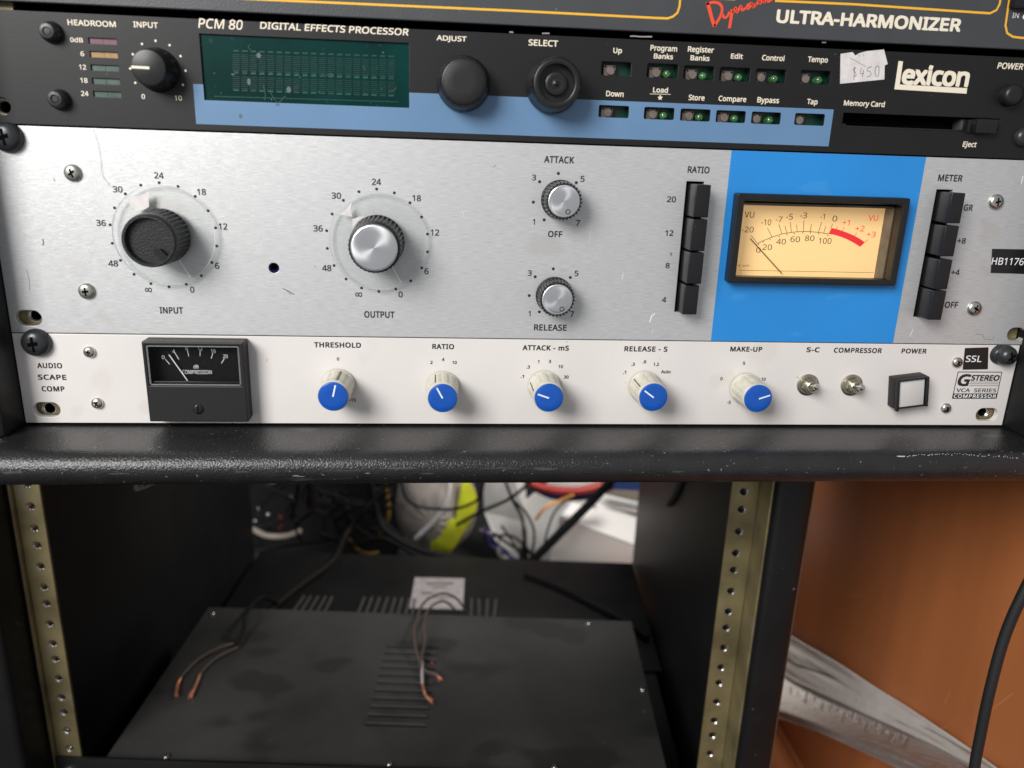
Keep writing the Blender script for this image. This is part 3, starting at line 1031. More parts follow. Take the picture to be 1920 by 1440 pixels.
# ================================================================== CABINET BOARD, FILM ROLL, CABLE ON THE RIGHT
bd = box('cabinet_side', 572, 590, -160, 760, FLZ+.5, 60, M['wood'], None, r=1.0)
tag(bd, 'orange brown veneered wooden cabinet side standing right of the rack', 'cabinet')
for pts_ in (((1770, 1320), (1778, 1306), (1782, 1296)), ((1790, 930), (1798, 990), (1800, 1030)), ((1825, 1360), (1829, 1350)), ((1595, 1117), (1618, 1117)), ((1880, 1150), (1888, 1158)), ((1745, 1370), (1775, 1364)), ((1862, 1330), (1900, 1300))):
    q_ = [px_x(a, b, 571.9) for a, b in pts_]
    mbs = MB()
    for i in range(len(q_)-1):
        mbs.add([q_[i], q_[i+1], q_[i+1]+Vector((0, .35, .35)), q_[i]+Vector((0, .35, .35))], [[0, 1, 2, 3]])
    mbs.build('scratch', M['wood_scratch'], bd)
fm = thing('plastic_film_pack', 'clear crumpled plastic film pack with printed barcode leaning on the wooden cabinet side', 'plastic pack', px_x(1650, 1400, 560))


def fx(u, v, x):
    return px_x(u, v, x)


top = [(1440, 1165), (1500, 1203), (1570, 1243), (1640, 1288), (1700, 1325), (1765, 1368), (1830, 1412), (1900, 1462), (1960, 1505)]
mid = [(1430, 1250), (1490, 1288), (1560, 1318), (1620, 1345), (1690, 1375), (1750, 1402), (1815, 1440), (1880, 1480), (1940, 1520)]
low = [(1420, 1335), (1480, 1352), (1540, 1375), (1600, 1402), (1660, 1430), (1720, 1460), (1790, 1490), (1850, 1515), (1900, 1540)]
rows = []
for t in range(17):
    tt = t/16
    row = []
    for i in range(9):
        if tt < .5:
            s = tt*2
            a, b = top[i], mid[i]
        else:
            s = tt*2-1
            a, b = mid[i], low[i]
        u_, v_ = a[0]+(b[0]-a[0])*s, a[1]+(b[1]-a[1])*s
        xx = 569 if tt == 0 else (569-30*tt if tt < .5 else 554-46*math.sin((tt-.5)*math.pi))
        xx += 1.9*math.sin(i*2.3+t*1.1)+1.7*math.sin(i*5.1-t*2.6)+1.4*random.uniform(-1, 1)
        row.append(fx(u_, v_, min(xx, 570)))
    rows.append(row)
nr = len(rows)
V_ = [q for row in rows for q in row]
F_ = [[a*9+b, a*9+b+1, (a+1)*9+b+1, (a+1)*9+b] for a in range(nr-1) for b in range(8)]
fo = fin('film_sheet', V_, F_, M['film'], fm, 'all')
fo.modifiers.new('sub', 'SUBSURF').render_levels = 2
so = fo.modifiers.new('solid', 'SOLIDIFY')
so.thickness = 0.0004
ed = [q+Vector((-1.0, 0, 0.3)) for q in rows[0]]
tube('torn_edge', ed, 0.55, M['white_card'], fm, seg=6)
# milky inner leaf of the upper part
V2 = [q+Vector((-2.2, 0, 0.8)) for row in rows[:8] for q in row]
F2 = [[a*9+b, a*9+b+1, (a+1)*9+b+1, (a+1)*9+b] for a in range(7) for b in range(8)]
fin('milky_leaf', V2, F2, M['film_dull'], fm, 'all')
# printed marks on the film, laid on the sheet itself


def on_sheet(i, t):
    a_, b_ = min(int(i), 7), min(int(t), 15)
    fi, ft_ = i-a_, t-b_
    q0 = rows[b_][a_].lerp(rows[b_][a_+1], fi)
    q1 = rows[b_+1][a_].lerp(rows[b_+1][a_+1], fi)
    return q0.lerp(q1, ft_)-Vector((2.6, 0, -1.2))


for i in range(46):
    t0 = 0.95+i*0.075
    wd = random.choice((0.022, 0.035, 0.05))
    ta = 8.3+0.5*math.sin(i*.7)
    tb = ta+1.6+0.9*math.sin(i*1.3)
    fin('barcode_bar', [on_sheet(t0, ta), on_sheet(t0+wd, ta), on_sheet(t0+wd, tb), on_sheet(t0, tb)], [[0, 1, 2, 3]], M['white_ink' if i % 3 else 'plate'], fm)
tag(tube('cable', [pp(1975, 1010, -60), pp(1925, 1100, -60), pp(1885, 1190, -60), pp(1857, 1290, -62), pp(1838, 1380, -64), pp(1826, 1450, -66), pp(1818, 1560, -70)], 2.5, M['cable'], n=12, seg=16),
    'thick black cable hanging in front of the wooden cabinet side at far right', 'cable')

# ================================================================== COMPRESSOR (bottom, cream, five blue knobs)
cp = thing('bus_compressor', 'cream white rack compressor with five blue-capped knobs and a small black meter', 'compressor', (241, 0, 0.7))
zc0, zc1 = 0.6, 43.2
sl = [xz(88, 768, 0), xz(1850.5, 777.5, 0)]
plate('front_panel', rrect(-0.4, 482.6, zc0, zc1), [stadium(sl[0][0], sl[0][1], 12.0, 7.2), stadium(sl[1][0], sl[1][1], 12.0, 7.2)], 0, 3.0, M['white_panel'], cp, bevel=0.2)
box('chassis', 22, 461, 3.2, 230, 1.2, 42.5, M['hole_dark'], cp)
for u_, v_ in ((166.5, 660.6), (181.5, 757), (1796, 680), (1775, 766)):
    c = xz(u_, v_, -1)
    cross_screw('panel_screw', c[0], c[1], 2.75, 1.9, 'steel', cp, rot=random.uniform(0, 1.5))
c = xz(66, 643.5, -2)
cross_screw('rack_screw', c[0], c[1], 6.5, 4.6, 'screw_black', cp, rot=0.1)
c = xz(1893, 668, -4)
cross_screw('rack_screw', c[0]-.8, c[1], 5.3, 7.0, 'screw_black', cp, rot=0.5)
c = xz(1869, 664, 0)
lathe('cup_washer', c[0]+1.5, c[1], [(5.2, 0), (5.0, -1.3), (3.8, -2.6), (2.6, -2.8)], M['screw_black'], cp)
Z = lambda *a, **k: T(*a, cp, mt='black_ink', **k)
for s, x, y, w_, h_ in (('AUDIO', 93, 685.5, 47, 10.2), ('SCAPE', 97.8, 707.3, 53.5, 10.2), ('COMP', 99.6, 729, 43, 10.2), ('THRESHOLD', 633, 646.8, 88, 10.2), ('RATIO', 831, 649.8, 41, 10),
                        ('ATTACK - mS', 1023.3, 652.3, 87, 10), ('RELEASE - S', 1211.3, 654.3, 81, 10), ('MAKE-UP', 1399.3, 654.7, 60, 9.6), ('S-C', 1524.6, 655.8, 25, 9.6),
                        ('COMPRESSOR', 1608.6, 657, 90, 9.6), ('POWER', 1714, 658.2, 47, 9.4)):
    Z(s, x, y, w_, h_, bold=0.04, space=1.1)
for s, x, y, w_ in (('0', 633.9, 673, 4.6), ('+15', 660.6, 750, 13.5), ('2', 809, 679.5, 4.6), ('4', 831, 674, 4.8), ('10', 852.3, 679.7, 8.4), ('.1', 979.6, 705.8, 6), ('.3', 990.4, 688, 6.5), ('1', 1009.8, 678, 3),
                    ('3', 1031, 677.7, 4.6), ('10', 1051.3, 687.3, 8.5), ('30', 1061.7, 706.9, 9), ('.1', 1171, 698, 6), ('.3', 1187, 683, 6.5), ('.6', 1208.5, 678.3, 6.8), ('1.2', 1230.4, 683, 10.5),
                    ('Auto', 1248.5, 697, 18), ('5', 1395, 681, 4.6), ('0', 1352.7, 710, 4.6), ('10', 1431.6, 711, 8), ('-5', 1366.9, 754.4, 6.6)):
    Z(s, x, y, w_, 6.2, bold=0.035)


def blue_knob(face, h, ang):
    c = xz(face[0], face[1], -h)
    k_ = lathe('knob', c[0], c[1], [(7.9, -0.5), (7.95, -2.0), (7.6, -2.4), (7.45, -4), (7.3, -h+3.2), (7.25, -h+1.6), (7.15, -h+0.5), (6.9, -h+0.1)], M['ivory'], cp,
               seg=96, rib=(12, 0.38, 3, 4, 0.26), ang0=ang)
    lathe('blue_cap', c[0], c[1], [(6.72, -h+0.3), (6.74, -h-0.3), (6.55, -h-0.75), (6.1, -h-0.95), (3, -h-1.0)], M['cap_blue'], k_, seg=48)
    d = (math.sin(ang), math.cos(ang))
    g = strip_geo([(c[0]+d[0]*0.1, c[1]+d[1]*0.1), (c[0]+d[0]*5.7, c[1]+d[1]*5.7)], 0.72, -h-1.08)
    fin('pointer_line', g[0], g[1], M['cap_line'], k_)
    # dark pointer groove on the skirt
    d2 = (math.sin(ang)*7.52, math.cos(ang)*7.52)
    g = tube_geo([(c[0]+d2[0], -3, c[1]+d2[1]), (c[0]+d2[0]*.985, -h+2.5, c[1]+d2[1]*.985)], 0.28, 6, 1, False)
    fin('pointer_groove', g[0], g[1], M['brown_ink'], k_)


for fc, h, a in (((624.7, 743), 18.2, 13), ((830, 746), 17.6, -28), ((1029.2, 745.3), 18.4, -71), ((1224.8, 744.5), 17.5, -54), ((1421, 746.8), 16.6, 71)):
    blue_knob(fc, h, math.radians(a))


def toggle(base, tip, h):
    c = xz(base[0], base[1], 0)
    o = lathe('toggle_switch', c[0], c[1], [(5.5, 0), (5.5, -0.8), (5.0, -1.1), (4.2, -1.2)], M['old_steel'], cp, seg=32)
    lathe('hex_nut', c[0]+.2, c[1], [(4.3, -1.1), (4.3, -2.6), (3.9, -3.0), (3.2, -3.1)], M['old_steel'], o, seg=6, smooth=False, ang0=0.3)
    lathe('bushing', c[0]+.2, c[1], [(3.0, -3.0), (3.0, -5.2), (2.6, -5.6), (2.2, -5.6), (1.7, -4.6)], M['old_steel'], o, seg=28)
    e = pp(tip[0], tip[1], -h)
    s = Vector((c[0]+.2, -4.4, c[1]))
    tube('lever', [s, s.lerp(e, .5), e], lambda t: 1.15+0.55*t-0.9*max(0, t-.86)/.14, M['steel'], o, seg=14, n=7)


toggle((1513.6, 720.8), (1532.5, 725.3), 14)
toggle((1595.6, 721.3), (1618, 727), 14)

# power switch, slightly turned in its hole
c = xz(1711, 737.5, -8)
RA = math.radians(7.5)


def rsw(x, y, z):
    return Vector((c[0]+x*math.cos(RA)-z*math.sin(RA), y, c[1]+x*math.sin(RA)+z*math.cos(RA)))


psw = box('power_switch', -8.2, 8.2, -6.2, 0.0, -7.9, 7.9, M['black_matte'], cp, r=0.4, xf=rsw)
box('rim', -8.1, -6.9, -8.6, -6.3, -8.6, 7.8, M['black_matte'], psw, r=0.25, xf=rsw)
box('rim', 6.9, 8.1, -8.6, -6.3, -7.8, 7.8, M['black_matte'], psw, r=0.25, xf=rsw)
box('rim', -6.8, 6.8, -8.6, -6.3, 6.9, 7.8, M['black_matte'], psw, r=0.25, xf=rsw)
box('rim', -6.8, 6.8, -7.6, -6.3, -7.8, -7.1, M['black_matte'], psw, r=0.2, xf=rsw)
box('white_lens', -6.7, 6.4, -7.4, -6.25, -6.9, 6.6, M['lens_grey'], psw, r=0.3, xf=rsw)

# black tape label
tp = [xz(u_, v_, 0) for u_, v_ in ((1804.7, 693), (1851.6, 692), (1853, 651), (1809, 652.5))]
tpo = ngon('label_tape', tp, -0.22, M['tape'], cp, t=0.15)
T('SSL', 1825.3, 672.5, 30, 12, tpo, mt='white_ink', y=-0.30, bold=0.01)
# printed logo
G5 = lambda x, y: (1560+x/5.3333, 620+y/5.3333)
lg = lambda pts: [G5(*a) for a in pts]
lines_px('logo_frame', [lg([(1262, 413), (1700, 415)]), lg([(1700, 413), (1643, 677)]), lg([(1643, 677), (1203, 677)]), lg([(1203, 678), (1262, 412)])], 0.42, -0.06, M['black_ink'], cp)
poly_mesh('logo_bar', lg([(1204, 677), (1643, 677), (1653, 628), (1215, 628)]), -0.09, M['black_ink'], cp)
lines_px('logo_line', [lg([(1385, 513), (1672, 514)]), lg([(1378, 531), (1668, 532)]), lg([(1372, 550), (1664, 551)])], 0.24, -0.06, M['black_ink'], cp)


def TG(s, x0, x1, y0, y1, mt='black_ink', **k):
    a = G5((x0+x1)/2, (y0+y1)/2)
    T(s, a[0], a[1], (x1-x0)/5.3333, (y1-y0)/5.3333, cp, mt=mt, **k)


TG('G', 1258, 1386, 433, 556, bold=0.045, shear=0.12)
TG('STEREO', 1388, 1676, 442, 502, bold=0.05, shear=0.12)
TG('VCA  SERIES', 1243, 1643, 577, 615, bold=0.02)
TG('COMPRESSOR', 1217, 1640, 636, 672, mt='white_ink', y=-0.13, bold=0.02, space=1.15)

# compression meter
mh = 9.0
mt_ = thing  # noqa
q = [xz(u_, v_, -mh) for u_, v_ in ((262, 642), (452, 641), (469, 790), (283, 792.5))]
mx0, mx1 = (q[0][0]+q[3][0])/2, (q[1][0]+q[2][0])/2
mz1, mz0 = (q[0][1]+q[1][1])/2, max((q[2][1]+q[3][1])/2, 1.6)
wq = [xz(u_, v_, -mh) for u_, v_ in ((272, 651), (446, 646), (452.9, 722), (281, 725))]
wx0, wx1, wz1, wz0 = (wq[0][0]+wq[3][0])/2, (wq[1][0]+wq[2][0])/2, (wq[0][1]+wq[1][1])/2, (wq[2][1]+wq[3][1])/2
met = plate('compression_meter', rrect(mx0, mx1, mz0, mz1, 0.5, 2), [rrect(wx0, wx1, wz0, wz1, 0.3, 2)], -mh, mh, M['black_matte'], cp, bevel=0.6)
DY = -2.0
fin('dial', [(wx0-.2, DY, wz0-.2), (wx1+.2, DY, wz0-.2), (wx1+.2, DY, wz1+.2), (wx0-.2, DY, wz1+.2)], [[0, 1, 2, 3]], M['dial_black'], met)
G6 = lambda x, y: (x/3.6923, 610+y/3.6923)
for s, x, y, rr in (('0', 1130, 220, 0.6), ('4', 1203, 180, 0.45), ('8', 1292, 160, 0.2), ('12', 1386, 160, 0.0), ('16', 1477, 177, -0.3), ('20', 1560, 214, -0.5)):
    a = G6(x, y)
    T(s, a[0], a[1], 5.2 if len(s) == 1 else 9, 7, met, mt='white_ink', base=DY, y=-0.1, rot=0, bold=0.0)
lines_px('tick', [[G6(*a), G6(*b)] for a, b in (((1145, 235), (1175, 270)), ((1210, 190), (1238, 235)), ((1298, 175), (1307, 215)), ((1385, 172), (1385, 213)), ((1474, 190), (1462, 230)), ((1553, 232), (1532, 263)))],
         0.28, DY-0.1, M['cap_line'], met)
a = G6(1357, 285)
T('dB', a[0], a[1], 9.5, 7.0, met, mt='white_ink', base=DY, y=-0.1, bold=0.0)
a = G6(1364, 323)
T('COMPRESSION', a[0], a[1], 55, 7.4, met, mt='white_ink', base=DY, y=-0.1, bold=0.0)
n0, n1 = G6(1170, 203), G6(1325, 420)
tube('needle', [pp(*n0, DY-1.6), pp(*n1, DY-1.6)], 0.28, M['white_ink'], met, seg=6, smooth=False)
box('lower_rim', wx0+.3, wx1-.3, -mh+2.2, -mh+3.6, wz0+.2, wz0+1.4, M['black_plastic'], met, r=0.3)
fin('glass', *[[(wx0+.1, -mh+1.0, wz0+.1), (wx1-.1, -mh+1.0, wz0+.1), (wx1-.1, -mh+1.0, wz1-.1), (wx0+.1, -mh+1.0, wz1-.1)], [[0, 1, 2, 3]]], M['glass'], met)
for (a0, a1, b0, b1) in ((wx0+.15, wx0+.6, wz0+.6, wz1-.2), (wx1-.6, wx1-.15, wz0+.6, wz1-.2), (wx0+.6, wx1-.6, wz1-.6, wz1-.15), (wx0+.6, wx1-.6, wz0+.15, wz0+.55)):
    box('glass_edge', a0, a1, -mh+.3, -mh+.9, b0, b1, M['acrylic_rim'], met, r=0.1, seg=1)
a = G6(1373, 580)
c2 = xz(a[0], a[1], -mh)
cross_screw('adjust_screw', c2[0], c2[1], 2.4, 0.8, 'black_plastic', met, y0=-mh, slot='slot', rot=1.5)

# ================================================================== LIMITING AMPLIFIER (middle, aluminium)
la = thing('limiting_amplifier', 'brushed aluminium rack limiter with two clear-skirted dials, amber meter and bright blue panel', 'limiter', (241, 0, 43.7))
zb, zt = 43.7, 132.4
x0_, x1_ = -0.4, 485.0
s1, s2 = xz(54, 596.5), xz(1905.5, 627)
bt = [xz(1307.9, 345, -11), xz(1335, 346.5, -11)]
holes = [stadium(s1[0], s1[1], 11.2, 7.2), stadium(s2[0], s2[1], 9.5, 7.0), circ(*xz(513.5, 502.5), 2.35)]
# columns of push buttons: each front face (x0,x1,z1,z0) from the survey, faces 11 mm proud
B3 = lambda x, y: (920+x/3.789, 270+y/3.789)
B5 = lambda x, y: (1660+x/3.8917, 290+y/3.8917)
ratio = [((1470, 287), (1573, 291), (1550, 522), (1457, 525)), ((1437, 535), (1550, 535), (1523, 761), (1420, 762)), ((1405, 773), (1525, 771), (1497, 995), (1392, 996)), ((1375, 1004), (1475, 1004), (1448, 1213), (1350, 1213))]
meterb = [((467, 276), (562, 279), (522, 503), (424, 500)), ((445, 517), (547, 521), (506, 745), (407, 742)), ((405, 765), (500, 766), (462, 985), (362, 982)), ((363, 991), (460, 994), (420, 1208), (322, 1208))]


def cols(lst, B, hs):
    out = []
    for q_, h in zip(lst, hs):
        P_ = [xz(*B(*a), -h) for a in q_]
        out.append(((P_[0][0]+P_[3][0])/2, (P_[1][0]+P_[2][0])/2, (P_[2][1]+P_[3][1])/2, (P_[0][1]+P_[1][1])/2, h))
    xa = sum(o[0] for o in out)/4
    xb = sum(o[1] for o in out)/4
    return [(xa, xb, o[2], o[3], o[4]) for o in out]


rb = cols(ratio, B3, (11.5, 11.5, 11.5, 9.5))
mb_ = cols(meterb, B5, (10.5, 10.5, 10.5, 10.5))
for cc in (rb, mb_):
    holes.append(rrect(cc[0][0]-1.0, cc[0][1]+0.5, cc[3][2]-0.7, cc[0][3]+0.9))
# meter opening
fy = -6.0
oq = [xz(u_, v_, fy) for u_, v_ in ((1383, 363), (1707, 371), (1681, 537), (1366, 530))]
ox0, ox1, oz1, oz0 = (oq[0][0]+oq[3][0])/2, (oq[1][0]+oq[2][0])/2, (oq[0][1]+oq[1][1])/2, (oq[2][1]+oq[3][1])/2
iq = [xz(u_, v_, fy) for u_, v_ in ((1394.6, 376.3), (1694, 384), (1670, 525), (1382, 519))]
ix0, ix1, iz1, iz0 = (iq[0][0]+iq[3][0])/2, (iq[1][0]+iq[2][0])/2, (iq[0][1]+iq[1][1])/2, (iq[2][1]+iq[3][1])/2
holes.append(rrect(ix0-.8, ix1+.8, iz0-.8, iz1+.8))
plate('front_panel', rrect(x0_, x1_, zb, zt), holes, 0, 3.0, M['alu'], la, bevel=0.18)
box('chassis', 22, ix0-12, 3.2, 240, zb+.6, zt-.6, M['hole_dark'], la)
box('chassis', ix1+12, 461, 3.2, 240, zb+.6, zt-.6, M['hole_dark'], la)
bl = [(xz(1370, 285)[0]+xz(1334, 640)[0])/2, (xz(1735, 297)[0]+xz(1675, 643)[0])/2]
plate('blue_panel', rrect(bl[0], bl[1], zb+.05, zt-.05), [rrect(ix0-.8, ix1+.8, iz0-.8, iz1+.8)], -0.12, 0.11, M['blue_panel'], la, bevel=0.0)
for cc, lab in ((rb, 'r'), (mb_, 'm')):
    for (xa, xb, z0, z1, h) in cc:
        gp = 0.22
        v, f = bevel_box(xa, xb, -h, 1.5, z0+gp*.2, z1-gp*.2, 0.45, 3)
        fin('push_button', v, f, M['button_black'], la, True)
    box('switch_bank', cc[0][0]-1.0, cc[0][1]+.5, 3.3, 8, cc[3][2]-.7, cc[0][3]+.9, M['hole_dark'], la)
for u_, v_ in ((134.7, 324.4), (161, 546.5), (1870, 378.6), (1829, 579)):
    c = xz(u_, v_, -1.2)
    cross_screw('panel_screw', c[0], c[1], 3.7, 2.0, 'screw_grey' if u_ < 900 else 'steel', la, rot=random.uniform(0, 1.5))
c = xz(10, 257, -2.5)
cross_screw('rack_screw', c[0], c[1], 6.4, 4.6, 'screw_black', la, rot=0.2)
c = xz(513.5, 502.5)
lathe('lamp_hole_ring', c[0], c[1], [(2.3, 0.4), (1.9, 0.8), (1.5, 1.6), (1.2, 3.2)], mat('dark_blue_lens', (0.01, 0.012, 0.05), 0.2), la, seg=24)
K_ = lambda *a, **k: T(*a, la, mt='black_ink', **k)
for s, x, y, w_, h_ in (('INPUT', 321.5, 582, 44, 12.5), ('OUTPUT', 711.4, 589.8, 57, 12.7), ('ATTACK', 1048.5, 299.5, 56.5, 13.6), ('OFF', 1041, 439, 27, 12), ('RATIO', 1310, 318.4, 41, 13), ('RELEASE', 1032, 614.2, 61.5, 12),
                        ('METER', 1782, 333.9, 46, 12.8), ('GR', 1815.6, 389.4, 17, 12.2), ('OFF', 1784, 571.6, 25, 12)):
    K_(s, x, y, w_, h_, bold=0.034, shear=0.0, space=1.05)
for s, x, y, w_, h_ in (('24', 298, 329, 18, 12), ('30', 220.7, 355, 18.5, 12), ('18', 378, 360, 17, 12), ('36', 189.5, 418, 18, 12), ('12', 418.4, 424.7, 16.5, 12), ('48', 212.2, 494, 18.5, 12), ('6', 407.3, 498.4, 8.5, 12), ('0', 360.6, 543, 8.2, 11.5),
                        ('24', 705.9, 341, 17.5, 12), ('30', 630.7, 366.9, 18, 12), ('18', 781.3, 371.6, 16, 12), ('36', 596.4, 428.3, 17.5, 12), ('12', 815.6, 436, 16, 12), ('48', 612.7, 502.7, 17.5, 12), ('6', 799.8, 508.5, 8.3, 12), ('0', 751.2, 552, 8, 11.5),
                        ('3', 1001.3, 332.8, 8, 11.5), ('5', 1092.3, 335.4, 8, 11.5), ('1', 1001, 416, 4, 11), ('7', 1083.6, 417.8, 8, 11), ('3', 993.4, 512, 7.6, 10.8), ('5', 1081, 512.7, 7.6, 10.8), ('1', 992.8, 588, 4, 10.5), ('7', 1072.5, 589, 7.6, 10.8),
                        ('20', 1259, 373.7, 17, 11.5), ('12', 1255, 437, 15.5, 11), ('8', 1251.7, 498, 8, 10.5), ('4', 1245.3, 562, 8.2, 10.3), ('+8', 1803, 451.6, 16, 11), ('+4', 1791.5, 510.6, 16, 11)):
    K_(s, x, y, w_, h_, bold=0.024)
K_('8', 278.4, 543.6, 13, 8.8, rot=math.pi/2)
K_('8', 672.6, 552.3, 13, 8.8, rot=math.pi/2)
d1 = [(905, 436), (1023, 420), (1145, 444), (1255, 508), (1338, 601), (1386, 711), (1394, 827), (1362, 933), (1295, 1018), (1198, 1073), (1087, 1090), (970, 1069), (862, 1009), (775, 919), (722, 810), (708, 691), (737, 582), (806, 492)]
d2_ = [(857, 358), (983, 385), (1094, 455), (1176, 556), (1218, 678), (1219, 804), (1177, 918), (1099, 1010), (993, 1068), (873, 1085), (750, 1061), (640, 997), (555, 901), (507, 780), (502, 654), (541, 535), (621, 438), (731, 377)]
d3 = [(481, 209), (348, 268), (303, 413), (380, 539), (608, 275), (445, 887), (316, 943), (274, 1077), (346, 1192), (566, 948)]
dots('scale_dot', [(a/3.4286, 220+b/3.4286) for a, b in d1]+[(480+a/3.789, 260+b/3.789) for a, b in d2_], 0.66, la, 'black_ink')
dots('scale_dot', [B3(a, b) for a, b in d3], 0.72, la, 'black_ink')


def big_dial(disc, face, h, kind):
    c = xz(disc[0], disc[1], -2.6)
    fc = xz(face[0], face[1], -h)
    sh = ((fc[0]-c[0])/-h, (fc[1]-c[1])/-h)          # the knob sags a little on its shaft
    k_ = thing('dial', None, None, (c[0], 0, c[1]), kind=None)
    for key in ('label', 'category'):
        if key in k_:
            del k_[key]
    wl = ORI[k_].copy()
    place(k_, wl, la)
    R = 21.6
    # clear disc with rounded edge
    prof = [(5.0, -2.1), (R-.35, -2.1), (R, -2.35), (R, -3.15), (R-.35, -3.4), (R-1.5, -3.42), (7, -3.42)]
    v, f = lathe_geo(c[0], c[1], prof, seg=96, cap1=False)
    mi_ = [1 if 1 <= (i//96) <= 3 else 0 for i in range(len(f))]
    fin('clear_skirt', v, f, None, k_, True, mats=[M['acrylic'], M['acrylic_rim']], fmi=mi_)
    # shaft collar under the skirt
    lathe('collar', c[0], c[1], [(6.5, 0), (6.5, -2.0), (5.2, -2.0)], M['meter_grey'], k_, seg=32)
    hd = h-3.4
    if kind == 'black':
        pr = [(11.6, 0), (11.7, -0.6), (11.6, -1.2), (11.5, -hd+4.4), (11.4, -hd+3.6), (11.35, -hd+3.0), (11.2, -hd+1.5), (10.9, -hd+.4), (10.5, -hd), (9.6, -hd), (9.3, -hd+.5), (9.2, -hd+2.6)]
        v, f = lathe_geo(c[0], c[1], pr, seg=144, rib=(36, 0.75, 2, 3, 0.42), y0=-3.4, shear=sh)
        fin('knob', v, f, M['black_coarse'], k_, True)
        a = math.radians(140)
        ex, ez = math.sin(a), math.cos(a)
        bx_, bz_ = fc[0], fc[1]
        px_, pz_ = -ez, ex
        y1 = -h
        pts = [(bx_+ex*3.6-px_*.2, bz_+ez*3.6-pz_*.2), (bx_+ex*5.2+px_*1.5, bz_+ez*5.2+pz_*1.5), (bx_+ex*9.4+px_*1.6, bz_+ez*9.4+pz_*1.6), (bx_+ex*9.4-px_*1.6, bz_+ez*9.4-pz_*1.6), (bx_+ex*5.2-px_*1.5, bz_+ez*5.2-pz_*1.5)]
        n_ = 5
        fin('pointer_wedge', [(x, y1+.2, z) for x, z in pts]+[(x, y1+2.7, z) for x, z in pts], [list(range(5))]+[[i, (i+1) % 5, 5+(i+1) % 5, 5+i] for i in range(5)], M['black_plastic'], k_)
    else:
        pr = [(11.7, 0), (11.8, -0.6), (11.7, -1.2), (11.4, -hd+3.4), (11.3, -hd+2.8), (10.9, -hd+2.0), (10.7, -hd+1.9)]
        v, f = lathe_geo(c[0], c[1], pr, seg=144, rib=(36, 0.8, 2, 4, 0.45), y0=-3.4, shear=sh)
        fin('knob', v, f, M['black_plastic'], k_, True)
        v, f = lathe_geo(c[0], c[1], [(9.9, -hd+2.0), (9.9, -hd+0.5), (9.65, -hd+.12), (9.3, -hd), (6, -hd), (3, -hd), (0.3, -hd)], seg=96, y0=-3.4, shear=sh)
        fin('spun_cap', v, f, M['alu_edge'], k_, 'all')
    a = math.radians(151)
    g = strip_geo([(c[0]+math.sin(a)*11, c[1]+math.cos(a)*11), (c[0]+math.sin(a)*20.6, c[1]+math.cos(a)*20.6)], 0.55, -3.62)
    fin('index_line', g[0], g[1], M['white_ink'], k_)
    return c, k_


c, k1 = big_dial((307.6, 441.6), (277, 453), 19.0, 'black')
g6 = [(827, 540), (850, 508), (905, 500), (955, 478), (958, 575), (925, 595), (868, 610), (866, 590), (836, 570)]
ngon('peeling_film', [xz(a/3.4286, 220+b/3.4286, -3.9) for a, b in g6], -3.9, M['sticker'], k1, t=0.06)
c, k2 = big_dial((709, 452.6), (701, 466), 21.0, 'alu')
ngon('peeling_film', [xz(480+a/3.789, 260+b/3.789, -3.9) for a, b in ((590, 540), (640, 500), (682, 452), (670, 500), (684, 556), (640, 545))], -3.9, M['sticker'], k2, t=0.06)
ngon('peeling_film', [xz(480+a/3.789, 260+b/3.789, -3.9) for a, b in ((684, 572), (730, 556), (775, 548), (720, 590), (684, 638))], -3.9, M['sticker'], k2, t=0.06)


def small_knob(face, h, ang):
    fc = xz(face[0], face[1], -h)
    pr = [(8.7, -0.4), (8.75, -1.2), (8.5, -1.8), (8.4, -h+2.6), (8.2, -h+1.4), (7.5, -h+1.2)]
    v, f = lathe_geo(fc[0], fc[1], pr, seg=150, rib=(30, 0.6, 2, 4, 0.42))
    o = fin('knob', v, f, M['black_plastic'], la, True)
    v, f = lathe_geo(fc[0], fc[1], [(7.0, -h+1.3), (7.0, -h+.5), (6.75, -h+.05), (6.4, -h+.2), (5.9, -h), (3, -h), (.3, -h)], seg=80)
    fin('spun_cap', v, f, M['alu_edge'], o, 'all')
    a = math.radians(ang)
    cx, cz = fc[0]+math.sin(a)*4.8, fc[1]+math.cos(a)*4.8
    ring = []
    fr_ = []
    for k in range(20):
        t = 2*math.pi*k/20
        ring += [(cx+1.15*math.cos(t), -h-.06, cz+1.15*math.sin(t)), (cx+.75*math.cos(t), -h-.06, cz+.75*math.sin(t))]
        fr_.append([2*k, (2*k+2) % 40, (2*k+3) % 40, 2*k+1])
    fin('ring_mark', ring, fr_, M['black_ink'], o)


small_knob((1058, 377.7), 13.3, 157)
small_knob((1045.3, 562.3), 12.0, 152)

# VU meter
vm = plate('vu_meter', rrect(ox0, ox1, oz0, oz1, 1.0, 3), [rrect(ix0, ix1, iz0, iz1, 0.4, 2)], fy, -fy-0.2, M['black_plastic'], la, bevel=0.5)
FY = 8.5
mbx = MB()
